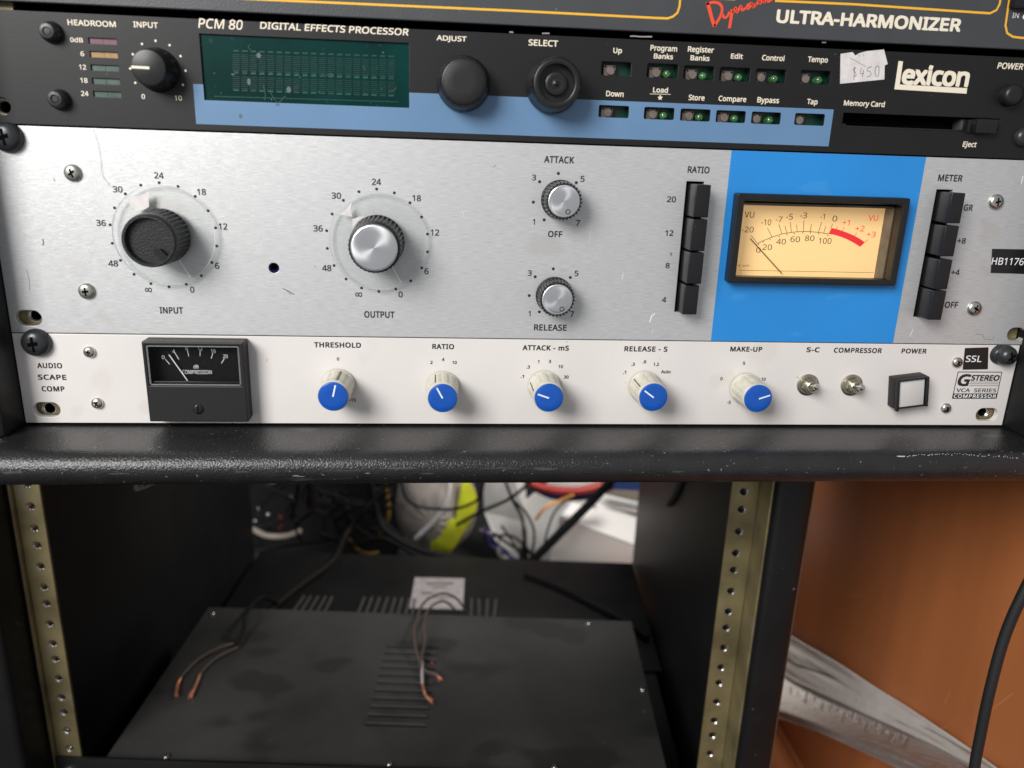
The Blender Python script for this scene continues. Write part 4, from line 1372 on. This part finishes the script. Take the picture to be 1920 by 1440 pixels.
# inner walls: dark outer step, grey inner step
for (a0, a1, b0, b1) in ((ix0-.9, ix0-.05, iz0-.8, iz1+.8), (ix1+.05, ix1+.9, iz0-.8, iz1+.8)):
    mbx.add(*bevel_box(a0, a1, -0.1, 4, b0, b1))
mbx.build('inner_step', M['black_plastic'], vm)
fq = [xz(u_, v_, FY) for u_, v_ in ((1392, 384.5), (1660, 391), (1639, 517), (1380, 513))]
dx1 = (fq[1][0]+fq[2][0])/2
dz1, dz0 = (fq[0][1]+fq[1][1])/2, (fq[2][1]+fq[3][1])/2
dx0 = ix0-.5
box('dial_face', dx0, dx1, FY, FY+1, dz0-1, dz1+.4, M['vu_face'], vm)
box('inner_wall', dx1+.05, dx1+1.2, 1.0, FY+1, dz0-1, dz1+1, M['meter_grey'], vm)
box('inner_wall', dx1+1.3, ix1+.8, 1.2, 3, iz0-.8, iz1+.8, M['black_plastic'], vm)
box('inner_wall', dx0, dx1, 2.0, FY-.1, dz1+.5, dz1+1.4, M['meter_grey'], vm)
box('inner_wall', dx0, dx1, 2.0, FY-.1, dz0-2.0, dz0-1.1, M['meter_grey'], vm)
box('inner_wall', dx0-.9, dx0-.1, 1.0, FY+1, dz0-1, dz1+1, M['meter_grey'], vm)
box('case', dx0-1, ix1+1.2, FY+1.2, FY+30, dz0-2.4, dz1+1.6, M['black_plastic'], vm)
B4 = lambda x, y: (1340+x/4.8, 280+y/4.8)
for s, x0, x1, y0, y1, c_ in (('VU', 268, 356, 560, 615, 'brown_ink'), ('-20', 245, 350, 695, 747, 'brown_ink'), ('-10', 420, 508, 630, 683, 'brown_ink'), ('-7', 550, 608, 605, 655, 'brown_ink'), ('-5', 643, 703, 580, 632, 'brown_ink'),
                              ('-3', 770, 831, 568, 620, 'brown_ink'), ('-1', 950, 990, 580, 630, 'brown_ink'), ('0', 1060, 1102, 597, 650, 'brown_ink'), ('+1', 1150, 1213, 635, 683, 'red_ink'), ('+2', 1265, 1348, 687, 738, 'red_ink'),
                              ('+3', 1368, 1448, 740, 790, 'red_ink'), ('VU', 1383, 1470, 592, 643, 'red_ink'), ('0', 373, 412, 882, 930, 'brown_ink'), ('20', 430, 515, 855, 905, 'brown_ink'), ('40', 555, 640, 805, 855, 'brown_ink'),
                              ('60', 682, 767, 783, 835, 'brown_ink'), ('80', 812, 897, 775, 825, 'brown_ink'), ('100', 935, 1050, 797, 850, 'brown_ink'), ('W - 6037', 207, 313, 1038, 1056, 'brown_ink')):
    a = B4((x0+x1)/2, (y0+y1)/2)
    T(s, a[0], a[1], (x1-x0)/4.8, (y1-y0)/4.8, vm, mt=c_, base=FY, y=-0.12, bold=0.0, name='numeral')
lines_px('scale_arc', [[B4(*a) for a in ((378, 852), (430, 825), (515, 790), (605, 762), (690, 747), (760, 741), (840, 739), (935, 747), (1028, 762))]], 0.28, FY-.1, M['brown_ink'], vm)
rd = [(1052, 708), (1100, 718), (1150, 734), (1205, 755), (1260, 779), (1310, 807), (1352, 838), (1308, 877), (1270, 852), (1230, 829), (1180, 804), (1130, 785), (1080, 770), (1025, 760)]
poly_mesh('red_band', [B4(*a) for a in rd], FY-.12, M['red_ink'], vm)
tk = [((475, 708), (515, 788)), ((578, 675), (606, 762)), ((633, 690), (648, 752)), ((680, 655), (691, 746)), ((738, 677), (743, 740)), ((803, 640), (800, 738)), ((870, 672), (861, 739)), ((963, 655), (935, 745)), ((1002, 690), (982, 750)),
      ((1062, 672), (1045, 710)), ((325, 773), (380, 840))]
lines_px('scale_tick', [[B4(*a), B4(*b)] for a, b in tk], 0.25, FY-.1, M['brown_ink'], vm)
lines_px('scale_tick', [[B4(*a), B4(*b)] for a, b in (((1108, 695), (1097, 715)), ((1166, 702), (1147, 735)), ((1280, 752), (1257, 778)), ((1380, 812), (1350, 836)))], 0.25, FY-.1, M['red_ink'], vm)
lines_px('face_line', [[B4(215, 1088), B4(1432, 1110)]], 0.18, FY-.1, M['brown_ink'], vm)
lines_px('face_line', [[B4(262, 500), B4(1537, 530)]], 0.18, FY-.1, M['brown_ink'], vm)
dots('scale_point', [B4(*a) for a in ((394, 855), (436, 833), (497, 812), (580, 786), (650, 768), (715, 759), (793, 752), (860, 752), (936, 759), (1017, 774))], 0.28, vm, 'brown_ink', y=-.1, base=FY)
n0, n1 = B4(320, 802), B4(605, 1118)
tube('needle', [pp(*n0, FY-2.0), pp(*n1, FY-2.0)], 0.22, M['black_ink'], vm, seg=6, smooth=False)
fin('glass', [(ix0+.1, -2.0, iz0+.1), (ix1-.1, -2.0, iz0+.1), (ix1-.1, -2.0, iz1-.1), (ix0+.1, -2.0, iz1-.1)], [[0, 1, 2, 3]], M['glass'], vm)

tp = [xz(u_, v_) for u_, v_ in ((1857.3, 511.5), (1924, 513.5), (1927, 467.5), (1860, 466.5))]
tpo = ngon('label_tape', tp, -0.24, M['tape'], la, t=0.16)
T('HB1176', 1889, 490, 60, 13.5, tpo, mt='white_ink', y=-0.32, bold=0.006, shear=0.0)
# scratches and chips in the panel face
M['scratch'] = mat('bright_scratch', (0.85, 0.83, 0.81), 0.5)
M['scratch_dark'] = mat('dark_scratch', (0.09, 0.075, 0.065), 0.6)
sc = [([(1218, 604), (1222, 592), (1228, 588)], .5, 1), ([(1166, 524), (1169, 512)], .25, 1), ([(1222, 625), (1224, 618)], .2, 1), ([(1918, 330), (1915, 345)], .4, 1), ([(1706, 630), (1712, 617)], .25, 1),
      ([(530, 541), (541, 546), (552, 552)], .35, 0), ([(536, 543), (546, 553)], .2, 0), ([(80, 448), (82, 455), (80, 460)], .5, 0), ([(100, 334), (103, 340)], .35, 0), ([(1108, 432), (1104, 455)], .15, 1),
      ([(50, 505), (55, 525), (56, 545)], .15, 0), ([(862, 400), (868, 396), (870, 406)], .2, 1), ([(1830, 626), (1842, 627), (1846, 636), (1862, 637), (1864, 628)], .18, 0)]
for pts, w_, kk in sc:
    g = strip_geo([xz(*a) for a in pts], w_, -0.05)
    fin('scratch', g[0], g[1], M['scratch' if kk else 'scratch_dark'], la)
tag(tube('hair', [pp(174, 240, -.4), pp(183, 268, -.5), pp(189, 300, -.4), pp(192, 328, -.5), pp(206, 348, -.4)], 0.05, M['hole_dark'], seg=5), 'fine dark hair stuck to the aluminium panel above the left dial', 'hair')

# ================================================================== EFFECTS PROCESSOR (black with blue-grey band)
fx_ = thing('effects_processor', 'black rack effects processor with dark teal display, two round dials and a blue-grey band', 'effects processor', (241, 0, 133))
zb, zt = 133.0, 176.6
W1 = [(1127, 115.5, 1183, 143), (1212.8, 119, 1270.6, 147), (1281.5, 123, 1338, 150.5), (1349, 126, 1405.5, 153.5), (1416.5, 129, 1472.5, 156), (1500, 131.8, 1556, 158.5),
      (1122, 197, 1178.6, 221.5), (1207, 200.5, 1263.5, 225), (1275, 203.5, 1331, 228), (1341.7, 206.5, 1397, 230.8), (1408, 209.2, 1462.8, 233.5), (1489, 212, 1545, 236)]
wins = []
for a in W1:
    x0 = (xz(a[0], (a[1]+a[3])/2)[0])
    x1 = (xz(a[2], (a[1]+a[3])/2)[0])
    z1 = xz((a[0]+a[2])/2, a[1]+.8)[1]
    z0 = xz((a[0]+a[2])/2, a[3]-.8)[1]
    wins.append((x0, x1, z0, z1))
leds = [(167, 71, 219, 84), (169.5, 96.3, 221, 109.2), (171.5, 121.3, 223, 134), (174, 146.3, 225.2, 159), (176.2, 170.8, 227.5, 183.3)]
lw = []
for a in leds:
    lw.append((xz(a[0], a[1]+6)[0], xz(a[2], a[1]+6)[0], xz(a[0]+26, a[3]-.8)[1], xz(a[0]+26, a[1]+1.4)[1]))
lc = [xz(*a) for a in ((374, 63), (767, 82), (767, 202.5), (384, 187.5))]
lx0, lx1, lz1, lz0 = (lc[0][0]+lc[3][0])/2, (lc[1][0]+lc[2][0])/2, (lc[0][1]+lc[1][1])/2, (lc[2][1]+lc[3][1])/2
cs = [xz(*a) for a in ((1580, 211), (1872, 223.5), (1871, 247), (1576, 242))]
cx0, cx1, cz1, cz0 = (cs[0][0]+cs[3][0])/2, (cs[1][0]+cs[2][0])/2, (cs[0][1]+cs[1][1])/2, (cs[2][1]+cs[3][1])/2
s0 = xz(3, 199)
holes = [rrect(*w_, 0.7, 3) for w_ in wins]+[rrect(*w_) for w_ in lw]+[rrect(lx0, lx1, lz0, lz1), rrect(cx0, cx1, cz0, cz1), stadium(s0[0]-1.0, s0[1], 9.5, 7.0)]
plate('front_panel', rrect(-.4, 483, zb, zt), holes, -0.4, 2.6, M['lex_black'], fx_, bevel=0.2)
bb = [xz(363, 158), xz(1562, 205), xz(1553, 275), xz(368, 232)]
bx0, bx1 = (bb[0][0]+bb[3][0])/2, (bb[1][0]+bb[2][0])/2
bz1, bz0 = (bb[0][1]+bb[1][1])/2, (bb[2][1]+bb[3][1])/2
outl = [(bx0, bz0), (bx1, bz0), (bx1, bz1), (lx1+.02, bz1), (lx1+.02, lz0-.02), (lx0-.02, lz0-.02), (lx0-.02, bz1), (bx0, bz1)]
plate('blue_band', outl, [rrect(*w_, 0.7, 3) for w_ in wins[6:]], -0.47, 0.06, M['lex_blue'], fx_, bevel=0.0)
BY = -0.4
box('chassis', 22, 461, 14, 260, zb+.6, zt-.6, M['hole_dark'], fx_)
box('display', lx0, lx1, 0.5, 3.0, lz0, lz1, M['lcd'], fx_)
pc = fx_
for i, w_ in enumerate(lw):
    mtn = M[('led_red', 'led_amber', 'led_dkgreen', 'led_dkgreen', 'led_dkgreen')[i]]
    xm = (w_[0]+w_[1])/2
    box('level_lamp', w_[0]-.3, xm-.06, 0.25, 2.4, w_[2]-.3, w_[3]+.3, mtn, fx_)
    box('level_lamp', xm+.06, w_[1]+.3, 0.25, 2.4, w_[2]-.3, w_[3]+.3, mtn, fx_)
# display characters (unlit segments)
D2 = lambda x, y: (360+x/3.2, y/3.2)
for c_ in range(19):
    x_ = 265+c_*51.7
    t = (x_-42)/1258
    yo = 15+45*t
    for (yy, hh, ww, mk) in ((282, 9, 32, 1), (405, 5, 30, 1), (415, 9, 30, 0), (518, 8, 34, 0)):
        a = [D2(x_-ww/2, yy+yo-hh/2), D2(x_+ww/2, yy+yo-hh/2), D2(x_+ww/2, yy+yo+hh/2), D2(x_-ww/2, yy+yo+hh/2)]
        ngon('segment', [xz(u_, v_, 0.45) for u_, v_ in a], 0.44, M['lcd_seg2' if mk or random.random() < .3 else 'lcd_seg'], fx_)
    g = MB()
    for rr in list(range(9))+list(range(11, 18)):
        yy = 305+rr*11.5+yo if rr < 9 else 305+rr*11.5+yo+6
        a = [xz(*D2(x_-21, yy-1.6), 0.45), xz(*D2(x_+22, yy-1.6), 0.45), xz(*D2(x_+22, yy+1.6), 0.45), xz(*D2(x_-21, yy+1.6), 0.45)]
        g.add([(p_[0], 0.43, p_[1]) for p_ in a], [[0, 1, 2, 3]])
    g.build('segment_rows', M['lcd_seg2'], fx_)
g = MB()
for i in range(92):
    u_ = 137+i*12
    v_ = 575+(u_-137)*0.030
    a = [xz(*D2(u_, v_), 0.45), xz(*D2(u_+7, v_), 0.45), xz(*D2(u_+7, v_+6), 0.45), xz(*D2(u_, v_+6), 0.45)]
    g.add([(p_[0], 0.42, p_[1]) for p_ in a], [[0, 1, 2, 3]])
g.build('cursor_row', M['lcd_seg'], fx_)
# dried drops and scratches on the display glass
M['dust'] = mat('pale_dust', (0.10, 0.14, 0.13), 0.7)
for u_, v_, rx, rz in ((399, 332, 13, 15), (340, 490, 10, 20), (580, 538, 13, 18), (293, 697, 10, 14), (515, 628, 12, 8), (1146, 314, 5, 4)):
    a = xz(*D2(u_, v_), 0)
    n_ = 12
    sc_ = 3.2*4.4
    yy = 0.38 if v_ < 600 else -0.52
    fin('dried_drop', [(a[0]+rx/sc_*math.cos(6.283*k/n_), yy, a[1]+rz/sc_*math.sin(6.283*k/n_)) for k in range(n_)], [list(range(n_))], M['dust'], fx_)
for pts in ([(428, 510), (440, 570), (436, 600)], [(470, 555), (490, 590), (515, 620), (560, 575)], [(345, 265), (335, 285), (350, 298)], [(800, 455), (830, 440), (850, 452)], [(1180, 548), (1215, 540), (1228, 520)], [(1030, 392), (1036, 420)]):
    g = strip_geo([xz(*D2(*a), 0) for a in pts], 0.14, 0.37)
    fin('scratch', g[0], g[1], M['dust'], fx_)
# key windows: tact switch, board, lamp
has_led = [0, 1, 1, 1, 1, 1, 0, 1, 1, 1, 1, 0]
for i, (x0, x1, z0, z1) in enumerate(wins):
    xm = (x0+x1)/2
    b_ = box('key_board', x0-1, x1+2.5, 5.0, 6.0, z0-2.5, z1+.5, M['pcb'], fx_)
    hl_ = (z1-z0)
    sx = x0+(0.12 if i % 6 < 4 else 0.02)*(x1-x0)
    sz = z0-0.9
    kb = box('key', sx, sx+5.4, 2.4, 5.0, sz, sz+5.4, M['tact'], fx_, r=0.2, seg=1)
    lathe('plunger', sx+2.9, sz+2.9, [(1.75, 2.4), (1.75, 1.0), (1.55, 0.75)], M['tact'], kb, seg=20)
    for dx, dz in ((.75, 4.7), (4.65, 4.7)):
        g = disc_geo(sx+dx, sz+dz, 0.42, 2.34, 10)
        fin('rivet', g[0], g[1], M['hole_dark'], kb)
    if has_led[i]:
        cx, cz = x0+(x1-x0)*0.70, z0+1.7
        ld = lathe('key_lamp', cx, cz, [(1.75, 4.9), (1.75, 1.9), (1.55, 1.2), (1.1, 0.7), (0.5, 0.45)], M['led_green'], fx_, seg=20, smooth='all')
# memory card slot
box('card_slot', cx0, cx1, 9, 10, cz0, cz1, M['hole_dark'], fx_)
box('slot_frame', cx0+.02, cx0+2.4, 0.1, 8, cz0+.3, cz0+1.7, M['black_plastic'], fx_, r=.1)
box('slot_frame', cx0+.02, cx1-13, 0.2, 8, cz0+.02, cz0+.9, M['black_plastic'], fx_, r=.1)
box('slot_frame', cx0+.02, cx0+.5, 0.1, 8, cz0+1.8, cz1-.02, M['black_plastic'], fx_, r=.1)
a = xz(1810, 235, 2)
box('slot_guide', a[0]-2.4, a[0]+2.0, 2.0, 8, cz0+1.0, cz1-.6, M['fin'], fx_, r=.2)
e0, e1 = xz(1821, 236, -4), xz(1871, 238, -4)
box('eject_button', e0[0], e0[0]+2.4, -1.6, 6, cz0-.2, cz1-.9, M['button_black'], fx_, r=.2)
box('eject_button', e0[0]+2.5, e1[0], -4.2, 6, cz0-.4, cz1-.5, M['button_black'], fx_, r=.4)


def lex_dial(face, h, hollow):
    c = xz(face[0], face[1], -h)
    pr = [(11.3, 0.2-.6), (11.4, -2.5), (10.9, -4.0), (10.3, -h+2.4), (9.7, -h+0.9), (9.1, -h+.15), (8.6, -h)]
    if hollow:
        pr = [(11.5, -.4), (11.6, -3), (11.1, -4.5), (10.6, -h+2.8), (10.1, -h+1.0), (9.6, -h+.2), (9.1, -h), (7.9, -h), (7.6, -h+.2), (7.5, -h+4.2)]
    v, f = lathe_geo(c[0], c[1], pr, seg=120, rib=(20, 0.22, 3, 4, 0.12))
    o = fin('dial', v, f, M['black_plastic'], fx_, True)
    if hollow:
        lathe('dished_centre', c[0], c[1], [(4.9, -h+4.1), (4.8, -h+2.6), (4.4, -h+2.2), (2.5, -h+2.5), (0.7, -h+2.8), (0.55, -h+2.3), (0.3, -h+2.1)], M['black_plastic'], o, seg=40, smooth='all')
    else:
        lathe('cap', c[0], c[1], [(8.45, -h-.02), (8.4, -h-.3), (8.2, -h-.42), (4, -h-.4)], M['black_matte'], o, seg=60)


lex_dial((869.8, 153.5), 12.5, False)
lex_dial((1044.5, 156), 16.0, True)
# input knob
c = xz(278, 126.3, -11.5)
kn = lathe('input_knob', c[0], c[1], [(8.6, -.5), (8.7, -1.6), (8.4, -2.2), (8.1, -3.0), (7.5, -8.4), (7.2, -8.8), (7.1, -9.6), (6.9, -10.9), (6.6, -11.35), (6.2, -11.5)], M['black_plastic'], fx_, seg=72)
g = strip_geo([(c[0]-6.6, c[1]-.1), (c[0]+.4, c[1]-.2)], 1.0, -11.58)
fin('pointer_line', g[0], g[1], M['cream_ink'], kn)
for base, in (((93, 60),), ((108, 186.5),)):
    c = xz(base[0]-1, base[1]-1, -3)
    o = lathe('socket_screw', c[0], c[1], [(4.25, -.4), (4.3, -1.0), (4.0, -2.6), (3.2, -4.6), (2.7, -5.2), (1.6, -5.3), (1.5, -5.0)], M['screw_black'], fx_, seg=32)
    lathe('hex_socket', c[0], c[1], [(1.5, -5.32), (1.35, -5.0), (1.3, -4.9)], M['hole_dark'], o, seg=6, smooth=False)
# power button and the screws at the right end
c = xz(1903, 178, -5)
lathe('power_button', c[0], c[1], [(4.7, -.4), (4.7, -3.5), (4.4, -4.8), (3.6, -5.5), (2, -5.8), (.5, -5.9)], M['black_plastic'], fx_, seg=40, smooth='all')
c = xz(1919, 257, -2)
cross_screw('rack_screw', c[0]+.8, c[1], 4.4, 3.2, 'screw_black', fx_, y0=-.4)
# printing
E_ = lambda s, x, y, w_, h_, **k: T(s, x, y, w_, h_, fx_, mt='cream_ink', base=0, y=BY-0.12, **k)
for s, x, y, w_, h_, b_, shr in (('HEADROOM', 173, 44, 90, 11, .008, 0), ('INPUT', 274, 47, 46, 11, .008, 0), ('PCM 80', 414, 45.5, 84, 18.5, 0, .18), ('DIGITAL EFFECTS PROCESSOR', 628, 54.3, 278, 13.2, .008, .12),
                                 ('0dB', 144.5, 75, 24, 9.2, .005, 0), ('6', 155.5, 101, 6.8, 9.3, .005, 0), ('12', 156, 126, 13, 9.3, .005, 0), ('18', 158.5, 151, 13.4, 9.3, .005, 0), ('24', 160, 175.5, 14, 9.3, .005, 0),
                                 ('0', 269.5, 181, 6.6, 9.3, .005, 0), ('10', 335, 184, 13.6, 9.3, .005, 0), ('ADJUST', 846.8, 73.5, 56.5, 12.3, .012, 0), ('SELECT', 1018.5, 81, 55.5, 12, .012, 0),
                                 ('Up', 1157.5, 96.5, 16.2, 13.3, .012, 0), ('Program', 1244, 92.5, 50, 14, .012, 0), ('Banks', 1243.5, 105.8, 36, 10.4, .012, 0), ('Register', 1313.5, 94.7, 49, 14, .012, 0), ('Banks', 1312, 109, 36, 10.4, .012, 0),
                                 ('Edit', 1381, 105.5, 22.5, 10.4, .012, 0), ('Control', 1449, 108.8, 42, 10.8, .012, 0), ('Tempo', 1532.5, 113.5, 37.5, 13.4, .012, 0), ('Down', 1152.5, 176.2, 33, 10.6, .012, 0), ('Load', 1238, 168.8, 28, 10.4, .012, 0),
                                 ('*', 1237.3, 183, 8.6, 8.6, .01, 0), ('Store', 1305.6, 183.3, 30, 10.4, .012, 0), ('Compare', 1372.5, 187, 52, 13, .012, 0), ('Bypass', 1439.5, 189.5, 41, 13.4, .012, 0), ('Tap', 1522, 192.3, 20, 13.2, .012, 0),
                                 ('Memory Card', 1619.5, 195.7, 77, 13.6, .012, 0), ('Eject', 1816.7, 272, 26.5, 13.4, .012, .1), ('POWER', 1893, 124.2, 48.5, 12.2, .012, .1)):
    E_(s, x, y, w_, h_, bold=b_+0.014, shear=shr)
lines_px('underline', [[(1218.5, 176), (1257.5, 177)]], 0.22, BY-.12, M['cream_ink'], fx_)
dots('scale_dot', [(a/4, b/4) for a, b in ((1170, 307), (1275, 340), (1357, 422), (1395, 531), (1375, 637), (1068, 331), (1000, 408), (980, 515), (1018, 622))], 0.48, fx_, 'cream_ink', y=BY-.12)
C5 = lambda x, y: (1540+x/4.8, y/4.8)
poly_mesh('logo_letter', [C5(*a) for a in ((695, 549), (735, 553), (706, 760), (1313, 793), (1307, 843), (657, 804))], BY-.12, M['cream_ink'], fx_)
a = C5(1027, 683)
T('exicon', a[0], a[1], 127, 39, fx_, mt='cream_ink', y=BY-.14, bold=0.042, space=0.95)
st = [C5(*a) for a in ((163, 755), (560, 716), (563, 590), (590, 578), (556, 447), (400, 462), (330, 482), (300, 503), (275, 470), (167, 486))]
sto = ngon('price_sticker', [xz(u_, v_) for u_, v_ in st], BY-.3, M['sticker'], fx_, t=.2)
a = C5(393, 650)


def pen(pts, w_=.22):
    g_ = strip_geo([xz(*C5(*q_)) for q_ in pts], w_, BY-.42)
    fin('handwriting', g_[0], g_[1], M['pencil'], sto)


pen([(305, 612), (285, 618), (276, 632), (300, 655), (306, 680), (280, 690)])
pen([(290, 600), (288, 660), (284, 722)])
pen([(352, 610), (338, 665), (375, 662)])
pen([(372, 630), (360, 695)])
pen([(447, 600), (408, 612), (404, 640), (430, 642), (440, 665), (425, 688), (400, 690)])
pen([(500, 592), (480, 605), (474, 650), (482, 685), (500, 690), (510, 655), (510, 605), (498, 592)])
pen([(320, 488), (335, 510), (345, 490)], .15)
pen([(365, 485), (375, 505)], .15)
pen([(250, 520), (390, 600)], .12)
# chips along the top edge
for u0, u1 in ((1181, 1222), (1540, 1548), (1016, 1030), (955, 962)):
    g = strip_geo([xz(u0+(u1-u0)*k/5, 68+((u0+(u1-u0)*k/5)-1181)*.033+random.uniform(-.4, .4)) for k in range(6)], 0.5, BY-.1)
    fin('paint_chip', g[0], g[1], M['plate'], fx_)

# ================================================================== HARMONIZER (top, dark grey)
hz = thing('pitch_harmonizer', 'dark grey rack unit with yellow outlines at the top edge of the picture', 'rack unit', (241, 0, 180))
ez = 179.6
hp = [xz(u_, v_) for u_, v_ in ((1500, -40), (1845, -40), (1850, 9), (1500, -6))]
plate('front_panel', rrect(-.4, 483, ez, 224, 0.6, 2), [rrect(360, 434, 202.2, 218, 2.5, 4)], -2.0, 3.2, M['eve_black'], hz, bevel=0.45)
box('display_window', 359, 435, 1.6, 3, 201, 219, M['hole_dark'], hz)
box('chassis', 22, 461, 3.2, 260, ez+.4, 222, M['hole_dark'], hz)
HY = -2.0


def hxz(u_, v_):
    return xz(u_, v_, HY)


def hline(px, w_):
    pts = [Vector((*hxz(*q_), 0)) for q_ in px]
    g_ = strip_geo([(q_.x, q_.y) for q_ in pts], w_, HY-.1)
    fin('yellow_outline', g_[0], g_[1], M['yellow_ink'], hz)


hline([(200, -14), (350, -7.5), (497, -.5), (960, 20), (1235, 34), (1252, 34.5), (1262, 31), (1270, 24), (1274, 12), (1277, -20)], 0.9)
hline([(1453, 1.5), (1600, 8), (1840, 24), (1856, 25), (1868, 19), (1874, 8), (1879, -20)], 0.9)
hline([(1895, -20), (1889, 20), (1885, 48), (1888, 62), (1899, 69), (1915, 71), (1960, 73)], 0.9)
hline([(1330, -4), (1378, -1.5)], 0.9)
H_ = lambda s, x, y, w_, h_, **k: T(s, x, y, w_, h_, hz, base=HY, y=-0.12, **k)
H_('ULTRA-HARMONIZER', 1631, 39, 349, 26, bold=0.042, mt='cream_ink')
H_('IN', 1904, 29, 12, 9.5, bold=0.0, mt='white_ink')
dots('mark', [(1921, 31.5)], 1.0, hz, 'white_ink', y=-.12, base=HY)
R6 = lambda x, y: (1200+x/2.6667, y/2.6667)
for pts, w_ in (([(335, 14), (345, 40), (358, 90), (372, 132)], 1.5), ([(330, 20), (365, 12), (395, 18), (410, 42), (402, 80), (372, 132)], 1.1), ([(412, 70), (420, 88), (436, 82), (446, 60)], 1.0), ([(460, 48), (455, 90), (446, 142)], 1.3),
                ([(463, 66), (478, 38), (484, 62), (504, 30), (510, 52), (528, 40)], 1.0), ([(560, 15), (536, 28), (540, 44), (562, 20), (566, 36), (580, 20)], 1.0), ([(582, 26), (594, 2), (600, 18), (614, -4), (620, 12), (634, -8), (640, 8), (660, -4)], 1.0)):
    cm = catmull([Vector((*hxz(*R6(*q_)), 0)) for q_ in pts], 5)
    g_ = strip_geo([(q_.x, q_.y) for q_ in cm], w_, HY-.14)
    fin('script_stroke', g_[0], g_[1], M['orange_red_ink'], hz)
a0, a1 = xz(1899, 14, -5), xz(1960, 14, -5)
box('rocker_switch', a0[0], a1[0], -6, 1.0, a0[1], a0[1]+16, M['button_black'], hz, r=.6)

print('objects', len(bpy.data.objects), 'tris', sum(len(m_.polygons) for m_ in bpy.data.meshes))
